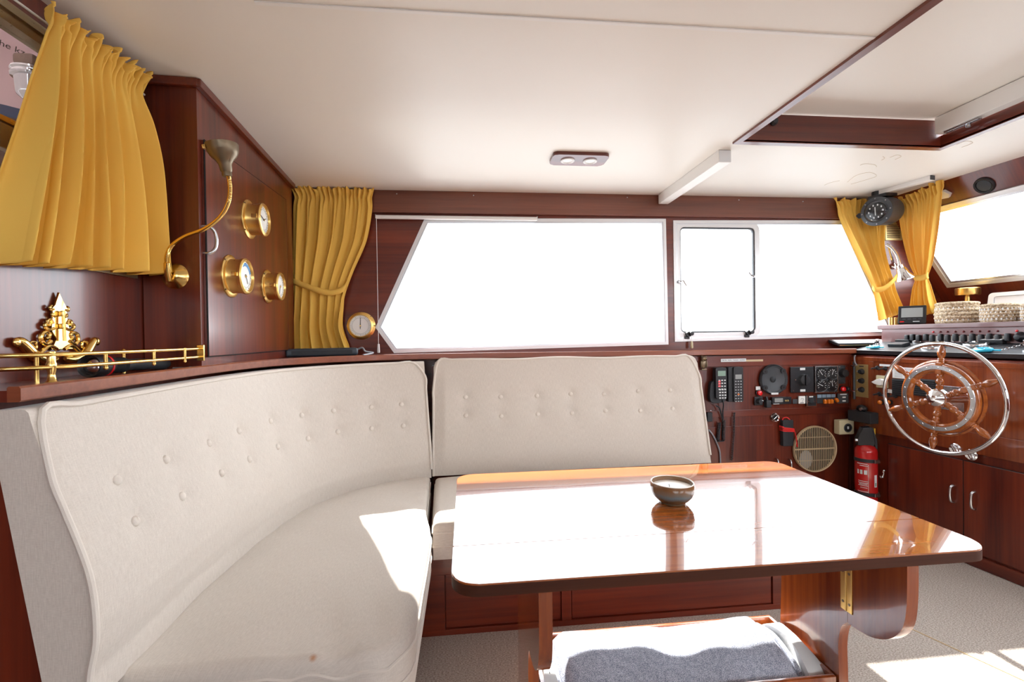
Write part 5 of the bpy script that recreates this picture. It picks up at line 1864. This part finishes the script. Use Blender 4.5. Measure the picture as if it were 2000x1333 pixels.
# fittings on the helm front
def hbox(x0, y0, x1, y1, name, label, cat, dep, mat, bev=.002, base=.012):
    a_, b_, w_, h_ = rect(F_helm, x0, y0, x1, y1, dep)
    t = thing(name, label, cat, F_helm.M(a_, b_, base))
    MB().box((0, 0, dep/2), (w_, h_, dep), bev).build('plate', mat, t)
    return t, w_, h_
t, w_, h_ = hbox(1675, 712, 1699.5, 776, 'knob_panel', 'gold coloured plate with three black knobs at the helm corner', 'panel', .004, 'gold_plate', .001, .0165)
for k, yy in enumerate((.28, 0, -.27)):
    MB().lathe([(0, .022), (.012, .021), (.016, .010), (.0175, .004), (0, .004)], 22, Matrix.Translation((.002, h_*yy, 0))).build('knob', 'black_plastic', t)
    MB().box((-.02, h_*yy, .006), (.010, .008, .008), .002).build('marker', 'label_white', t)
MB().box((0, h_*.44, .0045), (w_*.35, .006, .001)).build('label', 'ink', t)
t, w_, h_ = hbox(1713.5, 734, 1735, 758, 'lever_switch', 'cream square switch with white pointed lever left of the wheel rim', 'switch', .014, 'cream_plastic', .004, .011)
MB().prism([(-.045, -.004), (-.03, -.014), (.004, -.022), (.018, -.016), (.020, .012), (.006, .020), (-.018, .012)], .014, .034, bev=.005).build('lever', 'white_plastic', t)
def toggles(x0, y0, n, label, tagrect):
    t = place(F_helm, x0, y0, 'toggle_switches', label, 'switch', d=.0115)
    for k in range(n):
        x = k*.045
        MB().lathe([(0, .012), (.008, .012), (.012, .004), (.013, 0), (0, 0)], 16, Matrix.Translation((x, 0, 0))).build('collar', 'black_plastic', t)
        MB().cyl((x, 0, .010), (x-.010, -.004, .034), .004, .005, 12).build('toggle', 'black_plastic', t)
    a_, b_, w_, h_ = rect(F_helm, *tagrect, .012)
    c = t.matrix_world.inverted() @ F_helm.w(a_, b_, .0115)
    MB().box((c.x, c.y, .001), (w_, h_, .002)).build('tag', 'label_white', t)
toggles(1714, 719, 2, 'pair of black toggles under a white strip at upper left of the wheel', (1718, 712, 1740, 716))
toggles(1718, 770, 3, 'three black toggles with a small white tag below the cream switch', (1734, 761, 1744, 768))
for px, lab in ((1723, 'amber push knob lower left of the wheel, left one of two'), (1739, 'amber push knob lower left of the wheel, right one of two')):
    t = place(F_helm, px, 786, 'amber_knob', lab, 'knob', d=.0115)
    MB().lathe([(0, .006), (.013, .005), (.015, 0), (0, 0)], 18).build('collar', 'black_plastic', t)
    MB().ball((0, 0, .016), (.013, .013, .011), 16).build('knob', 'amber_lens', t)
t, w_, h_ = hbox(1746, 718, 1790, 740, 'instruction_card', 'white printed card on the helm behind the wheel', 'card', .0015, 'paper', .0004, .011)
m = MB()
for k in range(7):
    m.box((-w_*.22, h_*(.36-.12*k), .0018), (w_*.36, .003, .0005))
    m.box((w_*.22, h_*(.36-.12*k), .0018), (w_*.30, .003, .0005))
m.build('printing', 'grey_ink', t)
for x0, x1, lab in ((1745, 1782, 'black louvred air grille behind the wheel, left of the pair'), (1787, 1832, 'black louvred air grille behind the wheel, right of the pair')):
    t, w_, h_ = hbox(x0, 741, x1, 775, 'air_grille', lab, 'grille', .006, 'black_matt', .002, .011)
    m = MB()
    for k in range(8):
        m.box((0, h_*(-.40+.115*k), .009), (w_*.92, h_*.055, .008), .001)
    m.build('slats', 'black_plastic', t)
t, w_, h_ = hbox(1838, 755, 1886, 802, 'steel_plate', 'bright steel plate behind the wheel hub', 'plate', .003, 'steel', .001, .011)
# transmitter with lens box in the corner, conduit
t, w_, h_ = hbox(1660, 804, 1705, 825, 'black_box', 'black box with a small lens on top in the helm corner above the extinguisher', 'box', .06, 'black_matt', .005, .018)
m = MB()
m.ball((-.005, h_*.5+.016, .03), (.030, .022, .022), 18)
m.build('swivel', 'black_plastic', t)
MB().lathe([(0, .01), (.009, .009), (.011, 0), (0, 0)], 18, Matrix.Translation((.008, h_*.5+.014, .048))).build('lens', 'steel', t)
t = place(F_helm, 1670, 745, 'conduit', 'grey cable conduit clipped up the helm corner beside the gold plate', 'conduit', d=.018)
MB().tube([(0, .12, .006), (0, -.11, .006)], .007, 10).build('tube', 'dark_grey', t)
MB().tube(smooth([(.012, .16, .008), (.008, .15, .012), (.010, .12, .012), (.020, .098, .008)], 5), .004, 8).build('cable', 'cord_grey', t)
for yy in (.095, -.06):
    MB().box((-.002, yy, .007), (.030, .008, .018), .002).build('clip', 'steel', t)
def catch(px, py, lab):
    t = place(F_helm, px, py, 'door_catch', lab, 'latch', d=.014)
    MB().lathe([(0, 0), (.026, 0), (.027, .006), (.022, .012), (.015, .010), (0, .008)], 26).build('rose', 'chrome', t)
    MB().box((0, 0, .014), (.012, .036, .012), .004, Matrix.Rotation(.5, 4, 'Z')).build('turn_bar', 'chrome', t)
catch(1867, 877, 'chrome turn catch under the wheel above the left helm door')
catch(1898, 889, 'chrome turn catch at the wheel rim above the right helm door')
t = place(F_helm, 1729, 926, 'coat_hook', 'small chrome hook beside the fire extinguisher', 'hook', d=.010)
MB().tube(smooth([(0, .02, .0), (0, .016, .012), (0, -.012, .016), (0, -.022, .028), (0, -.008, .036)], 5), .0045, 8).build('hook', 'chrome', t)

# fire extinguisher
a_, b_ = LH(1692, 900, .07)
ztop = LH(1692, 872, .07)[1]
fe = thing('fire_extinguisher', 'red fire extinguisher strapped in the helm corner', 'fire extinguisher', F_helm.M(a_, 0, .072) @ Matrix.Rotation(-math.pi/2, 4, 'X'))
R_ = .056
zb_ = ztop-.40
MB().lathe([(0, zb_), (R_*.9, zb_), (R_, zb_+.012), (R_, ztop-.03), (R_*.94, ztop-.012), (R_*.7, ztop+.004), (R_*.45, ztop+.010), (0, ztop+.010)], 44).build('cylinder', 'red_paint', fe)
camdir = (fe.matrix_world.inverted().to_3x3() @ (EYE-fe.matrix_world.translation)); ca = math.atan2(camdir.y, camdir.x)
for zz in (ztop-.075, ztop-.27):
    MB().lathe([(R_+.0005, zz-.010), (R_+.0025, zz-.010), (R_+.0025, zz+.010), (R_+.0005, zz+.010), (R_+.0005, zz-.010)], 40).build('strap', 'black_matt', fe)
    T = Matrix.Rotation(ca+.95, 4, 'Z') @ Matrix.Translation((R_+.006, 0, zz))
    MB().box((0, 0, 0), (.010, .040, .022), .003, T).build('strap_clip', 'steel', fe)
lab = MB()
for k, (dz, w0, w1, hh) in enumerate(((-.105, -.55, .15, .002), (-.195, -.7, .15, .0015), (-.205, -.7, .15, .0015), (-.212, -.6, .1, .0015), (-.22, -.7, .15, .0015), (-.232, -.5, .1, .0015), (-.255, -.75, .15, .0015), (-.094, -.8, .12, .002))):
    lab.lathe([(R_+.0006, ztop+dz-hh), (R_+.0009, ztop+dz-hh), (R_+.0009, ztop+dz+hh), (R_+.0006, ztop+dz+hh)], 12, a0=ca+w0, a1=ca+w1)
for w0 in (-.78, -.52, -.18):
    lab.lathe([(R_+.0006, ztop-.155), (R_+.0010, ztop-.155), (R_+.0010, ztop-.130), (R_+.0006, ztop-.130)], 6, a0=ca+w0, a1=ca+w0+(.16 if w0 < -.7 else .22 if w0 < -.4 else .27))
lab.lathe([(R_+.0006, ztop-.26), (R_+.0009, ztop-.26), (R_+.0009, ztop-.095), (R_+.0006, ztop-.095)], 2, a0=ca+.17, a1=ca+.20)
lab.build('white_print', 'label_white', fe)
MB().lathe([(R_+.0006, ztop-.225), (R_+.0010, ztop-.225), (R_+.0010, ztop-.155), (R_+.0006, ztop-.155)], 8, a0=ca+.72, a1=ca+1.02).build('test_tag', 'paper', fe)
MB().lathe([(R_+.0011, ztop-.22), (R_+.0014, ztop-.22), (R_+.0014, ztop-.20), (R_+.0011, ztop-.20)], 6, a0=ca+.79, a1=ca+.95).build('green_mark', 'green_lcd', fe)
T = Matrix.Rotation(ca+.35, 4, 'Z')
hd = MB()
hd.prism([(-.045, ztop+.006), (.035, ztop+.002), (.040, ztop+.03), (.028, ztop+.10), (.016, ztop+.115), (-.024, ztop+.110), (-.036, ztop+.075), (-.050, ztop+.045)], -.020, .020,
         T @ Matrix(((0, 0, 1, 0), (1, 0, 0, 0), (0, 1, 0, 0), (0, 0, 0, 1))), bev=.005)
hd.build('valve_head', 'black_plastic', fe)
hd = MB().prism([(.016, ztop+.115), (.030, ztop+.112), (.052, ztop+.04), (.054, ztop-.02), (.040, ztop-.018), (.034, ztop+.045)], -.015, .015,
                T @ Matrix(((0, 0, 1, 0), (1, 0, 0, 0), (0, 1, 0, 0), (0, 0, 0, 1))), bev=.004)
hd.build('lever', 'black_plastic', fe)
MB().box((0, .040, ztop+.087), (.024, .005, .042), .001, T @ Matrix.Rotation(0, 4, 'X')).build('yellow_tag', 'yellow_tag', fe)
MB().lathe([(0, .012), (.009, .011), (.011, 0), (0, 0)], 16, T @ Matrix.Translation((.012, -.048, ztop+.035)) @ Matrix.Rotation(math.pi/2, 4, 'X')).build('pressure_gauge', 'steel', fe)

# ------------------------------------------------------------------ steering wheel
F_wheel = Frame((2.232, 1.944, .832), (.093, -.9957, 0), (0, 0, 1))
sw_ = thing('steering_wheel', 'wooden spoked ship wheel with a bright chrome outer rim on the helm', 'steering wheel', F_wheel.M())
MB().torus(.258, .0095, 96, 14).build('outer_rim', 'chrome', sw_)
tips = [F_wheel.loc(*p) for p in ((1839.5, 678), (1949.8, 744), (1934, 857), (1820.6, 877), (1733.5, 802.7), (1743, 711))]
SP = [(.034, .013), (.060, .014), (.062, .011), (.066, .012), (.072, .016), (.080, .017), (.088, .013), (.092, .0105), (.096, .013), (.104, .0145), (.112, .012), (.114, .014),
      (.170, .0145), (.173, .011), (.177, .0135), (.181, .0105), (.185, .0135), (.189, .010), (.193, .0115), (.205, .0155), (.218, .0165), (.234, .0125), (.246, .0085), (.252, .0075)]
for x, y in tips:
    an = math.atan2(y, x)
    T = Matrix.Rotation(an, 4, 'Z') @ Matrix.Rotation(math.pi/2, 4, 'Y')
    MB().lathe([(0, SP[0][0])]+[(r, z) for z, r in SP]+[(0, SP[-1][0])], 16, T).build('spoke', 'varnished_teak', sw_)
    MB().box((.142, 0, .002), (.056, .026, .028), .003, Matrix.Rotation(an, 4, 'Z')).build('spoke_block', 'varnished_teak', sw_)
MB().lathe([(.126, -.013), (.160, -.013), (.166, -.009), (.168, 0), (.164, .009), (.158, .012), (.128, .012), (.122, .006), (.121, -.008), (.126, -.013)], 80).build('wood_ring', 'varnished_teak', sw_)
MB().lathe([(.170, -.018), (.178, -.020), (.180, -.010), (.172, -.006), (.168, -.012), (.170, -.018)], 80).build('back_ring', 'varnished_teak', sw_)
MB().lathe([(.136, .013), (.137, .0165), (.1545, .0165), (.1555, .013), (.136, .013)], 80).build('chrome_band', 'steel', sw_)
m = MB()
for k in range(18):
    an = 2*math.pi*k/18+.1
    m.ball((.1455*math.cos(an), .1455*math.sin(an), .0165), (.0042, .0042, .0022), 10)
m.parts('stud', 'chrome', sw_)
MB().lathe([(0, .052), (.010, .051), (.020, .047), (.024, .040), (.034, .034), (.042, .022), (.045, .006), (.045, -.010), (.040, -.016), (0, -.016)], 40).build('hub', 'chrome', sw_)
d_h = (F_wheel.o-F_helm.o).dot(F_helm.n)
MB().cyl((0, 0, -.014), (0, 0, -(d_h-.014)), .022, .034, 24).build('column', 'chrome', sw_)

# ------------------------------------------------------------------ dashboard shelf
def dash(px, n_, name, label, cat, turn=0):
    """stands on the dash shelf at depth n_ behind the riser plane, in line with column px"""
    a_, b_ = F_rise.loc(px, 620, n_)
    return thing(name, label, cat, Matrix.Translation(F_rise.w(a_, zS+.0006, n_)) @ Matrix.Rotation(turn, 4, 'Z'))
def width_at(px0, px1, n_):
    return abs(F_rise.loc(px1, 620, n_)[0]-F_rise.loc(px0, 620, n_)[0])
def basket(px0, px1, n_, h_, label, lid=True):
    t = dash((px0+px1)/2, n_, 'rope_basket', label, 'basket', )
    pxc = (px0+px1)/2
    c0 = F_rise.w(F_rise.loc(pxc, 620, n_)[0], zS, n_)
    R_ = (px1-px0)/FPX*((c0-EYE).dot(_f))/2/1.42
    m = MB()
    k = 5
    for i in range(k):
        z = h_*(.09+.17*i)
        rr = R_*(.90+.10*math.sin(math.pi*(i+.8)/(k+.4)))
        m.torus(rr-.006, h_*.105, 44, 8, Matrix.Translation((0, 0, z)))
    m.lathe([(0, .002), (R_*.86, .002), (R_*.90, h_*.3), (R_*.86, h_*.78), (0, h_*.78)], 32)
    m.build('coils', 'seagrass', t)
    if lid:
        m = MB()
        m.torus(R_*.93, h_*.075, 44, 8, Matrix.Translation((0, 0, h_*.90)))
        for q in range(4):
            m.torus(R_*(.74-.19*q), h_*.07, 36, 6, Matrix.Translation((0, 0, h_*.93)))
        m.build('lid', 'seagrass', t)
    m = MB()
    for i in range(26):
        an = 2*math.pi*i/26
        for q in range(4):
            z = h_*(.12+.17*q)
            a2 = an+.10*q
            m.ball((R_*.985*math.cos(a2), R_*.985*math.sin(a2), z+.004), (.004, .004, .008), 6)
    m.build('stitches', 'paper', t)
    return t
basket(1824, 1914, -.14, .122, 'larger lidded seagrass rope basket on the dashboard')
basket(1914, 1992, -.14, .098, 'smaller rope basket right of the lidded one on the dashboard')
basket(1995, 2065, -.14, .090, 'rope basket cut by the right picture edge on the dashboard')
t = dash(1781, -.045, 'weather_station', 'small black display unit leaning on the dashboard between the curtains', 'display', math.radians(-52))
T = Matrix.Rotation(math.radians(-14), 4, 'X')
MB().box((0, 0, .058), (.128, .024, .112), .005, T).build('case', 'black_plastic', t)
MB().box((.0, -.0125, .070), (.098, .001, .058), 0, T).build('screen', 'grey_lcd', t)
MB().box((.02, -.0125, .014), (.03, .001, .004), 0, T).build('badge', 'label_white', t)
MB().box((-.045, -.0125, .014), (.02, .001, .005), 0, T).build('red_mark', 'red_lens', t)
for k in range(4):
    MB().box((-.036+.024*k, -.0125, .030), (.014, .001, .005), 0, T).build('button', 'dark_grey', t)
t = dash(1744, -.02, 'brass_fitting', 'short brass double cylinder at the foot of the side window curtain', 'fitting')
m = MB().cyl((-.014, 0, 0), (-.014, 0, .045), .012, seg=20)
m.cyl((.014, -.012, 0), (.014, -.012, .045), .012, seg=20)
m.build('cylinders', 'brass_satin', t)
t = dash(1890, -.40, 'brass_lamp', 'brass stand with a flat drum top behind the lidded basket', 'lamp')
MB().lathe([(0, 0), (.05, 0), (.05, .006), (.016, .012), (.014, .16), (.011, .175), (0, .175)], 28).build('stand', 'brass_satin', t)
MB().lathe([(0, .172), (.056, .172), (.058, .178), (.058, .212), (.054, .216), (0, .216)], 36).build('drum', 'brass_satin', t)
t = dash(1990, -.36, 'framed_pane', 'white framed bright pane standing behind the baskets at the right edge', 'frame', math.radians(-78))  # white framed board of unknown purpose, its brightness is plain white colour
T = Matrix.Rotation(math.radians(-12), 4, 'X')
MB().ring(rrect(-.14, .0, .14, .175, .02), rrect(-.115, .022, .115, .153, .012), -.008, .008, T @ Matrix.Rotation(math.pi/2, 4, 'X')).build('frame', 'white_plastic', t)
MB().box((0, 0, .0875), (.226, .006, .128), 0, T).build('pane', 'paper', t)

# ------------------------------------------------------------------ outside the aft window: deck, person, chrome lamp
DZ = 1.08
struct(MB().box((-2.6, 1.2, DZ-.03), (3.0, 4.0, .06)).build('trim_4', 'deck_white'))
shade_tent = MB()  # added enclosure, dims the light reaching the person's shirt
for (x0, x1, y0, y1, z0, z1) in ((-4.2, -1.09, -1.2, 3.4, 2.95, 2.96), (-4.2, -1.09, 3.4, 3.41, DZ, 2.95), (-4.2, -1.09, -1.21, -1.2, DZ, 2.95), (-4.21, -4.2, -1.2, 3.4, DZ, 2.95), (-1.10, -1.09, -1.2, 3.4, 2.06, 2.95), (-1.10, -1.09, 2.78, 3.4, DZ, 2.06)):
    shade_tent.box(((x0+x1)/2, (y0+y1)/2, (z0+z1)/2), (x1-x0, y1-y0, z1-z0))
struct(shade_tent.build('added_shade_tent', 'shade_canvas'))
pc_ = hit(22, 150, (-1.72, 0, 0), Vector((1, 0, 0)))
pm = Matrix.Translation((pc_.x, pc_.y, DZ)) @ Matrix.Rotation(math.radians(-41.5-90+90), 4, 'Z')
pr = thing('person', 'person in a pale pink printed shirt and brown trousers standing outside the aft window', 'person', pm)
# local: x right->, facing +x ; build facing +x
def skin_body():
    V = [(0, 0, .98), (0, 0, 1.12), (0, 0, 1.30), (0, 0, 1.44), (.01, 0, 1.53), (.03, 0, 1.66), (.035, 0, 1.76),
         (0, .09, .94), (.01, .10, .50), (0, .10, .08), (.14, .11, .03),
         (0, -.09, .94), (.01, -.10, .50), (0, -.10, .08), (.14, -.11, .03),
         (0, .19, 1.42), (-.02, .24, 1.15), (.08, .22, .92), (.12, .20, .84),
         (0, -.19, 1.42), (-.02, -.24, 1.15), (.08, -.22, .92), (.12, -.20, .84)]
    E = [(0, 1), (1, 2), (2, 3), (3, 4), (4, 5), (5, 6), (0, 7), (7, 8), (8, 9), (9, 10), (0, 11), (11, 12), (12, 13), (13, 14), (3, 15), (15, 16), (16, 17), (17, 18), (3, 19), (19, 20), (20, 21), (21, 22)]
    Rr = [.13, .12, .14, .13, .055, .095, .07, .085, .058, .04, .035, .085, .058, .04, .035, .055, .042, .03, .028, .055, .042, .03, .028]
    me = bpy.data.meshes.new('body'); me.from_pydata([Vector(v) for v in V], E, [])
    o = bpy.data.objects.new('body', me); COL.objects.link(o)
    bpy.context.view_layer.objects.active = o
    sk = o.modifiers.new('skin', 'SKIN')
    me.skin_vertices
    if not me.skin_vertices:
        o.select_set(True)
        bpy.ops.mesh.customdata_skin_add()
    for i, sv in enumerate(me.skin_vertices[0].data):
        sv.radius = (Rr[i], Rr[i]*(.8 if i < 4 else 1))
        sv.use_root = i == 0
    ss = o.modifiers.new('sub', 'SUBSURF'); ss.levels = 2; ss.render_levels = 2
    bpy.context.view_layer.update()
    m2 = bpy.data.meshes.new_from_object(o.evaluated_get(bpy.context.evaluated_depsgraph_get()))
    bpy.data.objects.remove(o)
    m2.materials.clear(); m2.materials.append(MATS['skin'])
    for p in m2.polygons:
        p.use_smooth = True
    q = bpy.data.objects.new('body', m2); COL.objects.link(q)
    q.matrix_world = pm
    return q
try:
    bd_ = skin_body(); bd_.parent = pr; bd_.matrix_parent_inverse = Matrix.Identity(4); bd_.matrix_world = Matrix.Identity(4); bd_.matrix_local = Matrix.Identity(4)
except Exception as ex:
    print('skin failed', ex)
def loft(rows, nm, mat, seg=36, wob=.0, seed=0):
    P = []
    for (cx, cy, z, rx, ry) in rows:
        P.append([Vector((cx+rx*math.cos(2*math.pi*k/seg)*(1+wob*math.sin(5*2*math.pi*k/seg+9*z)), cy+ry*math.sin(2*math.pi*k/seg), z)) for k in range(seg)])
    mb = MB(); mb.grid(P, None, cv=True)
    return mb, nm, mat
mb, _, _ = loft([(0, 0, .90, .155, .205), (0, 0, 1.0, .155, .205), (.005, 0, 1.12, .152, .20), (.01, 0, 1.25, .16, .215), (.01, 0, 1.36, .155, .22), (.005, 0, 1.44, .12, .20), (.0, 0, 1.49, .08, .12), (.0, 0, 1.50, .068, .08)], 'shirt', 'shirt_pink', wob=.03)
for sg in (1, -1):
    mb.tube([(0, sg*.17, 1.43), (-.008, sg*.21, 1.33), (-.02, sg*.245, 1.17)], [.075, .072, .070], 16)
mb.build('shirt', 'shirt_pink', pr)
mb, _, _ = loft([(0, 0, .80, .14, .19), (0, 0, .88, .158, .208), (0, 0, .93, .152, .20)], 'trousers', 'trousers_brown')
for sg in (1, -1):
    mb.tube([(0, sg*.09, .88), (.01, sg*.10, .50), (0, sg*.10, .07)], [.112, .085, .07], 18)
mb.build('trousers', 'trousers_brown', pr)
mb, _, _ = loft([(0, 0, .885, .162, .212), (0, 0, .925, .160, .210)], 'belt', 'belt_blue')
mb.build('belt', 'belt_blue', pr)
mb = MB().ball((.015, 0, 1.735), (.105, .092, .085), 20)
mb.build('hair', 'hair_brown', pr)
mb = MB()
for sg in (1, -1):
    mb.ball((.118, sg*.035, 1.69), (.012, .014, .009), 10)
mb.box((.118, 0, 1.615), (.01, .05, .008), .003)
mb.build('eyes_and_mouth', 'ink', pr)
MB().ball((.128, 0, 1.655), (.022, .015, .022), 12).build('nose', 'skin', pr)
fwd = pm.to_3x3() @ Vector((1, 0, 0))
loc_t = pm.inverted() @ hit(20, 92, pm @ Vector((.176, 0, 1.2)), fwd)
Tt = pm @ Matrix.Translation((.176, loc_t.y, loc_t.z)) @ Matrix(((0, 0, 1, 0), (1, 0, 0, 0), (0, 1, 0, 0), (0, 0, 0, 1))) @ Matrix.Rotation(-.12, 4, 'Z')
text('the kz', .030, 'ink', pr, Tt, name='shirt_lettering')

ch = hit(68, 156, (-1.13, 0, 0), Vector((1, 0, 0)))
t = thing('deck_lamp', 'polished metal deck lamp with double rim outside the aft window', 'lamp', Matrix.Translation(ch))
R_ = .046
MB().lathe([(0, .022), (R_*.9, .022), (R_, .019), (R_*1.02, .015), (R_*.93, .011), (R_*.93, .006), (R_*1.02, .003), (R_, -.002), (R_*.86, -.004), (R_*.80, -.040), (R_*.76, -.046), (R_*.5, -.058), (0, -.060)], 40).build('housing', 'chrome', t)
MB().box((.0, .01, .038), (.05, .09, .030), .008).build('mount', 'trousers_brown', t)
MB().tube([(0, .03, .052), (0, .06, .064), (0, .09, .056)], .006, 8).build('bracket', 'steel', t)
MB().box((.04, .075, .040), (.08, .02, .03), .004).build('wall_arm', 'bronze_frame', t)
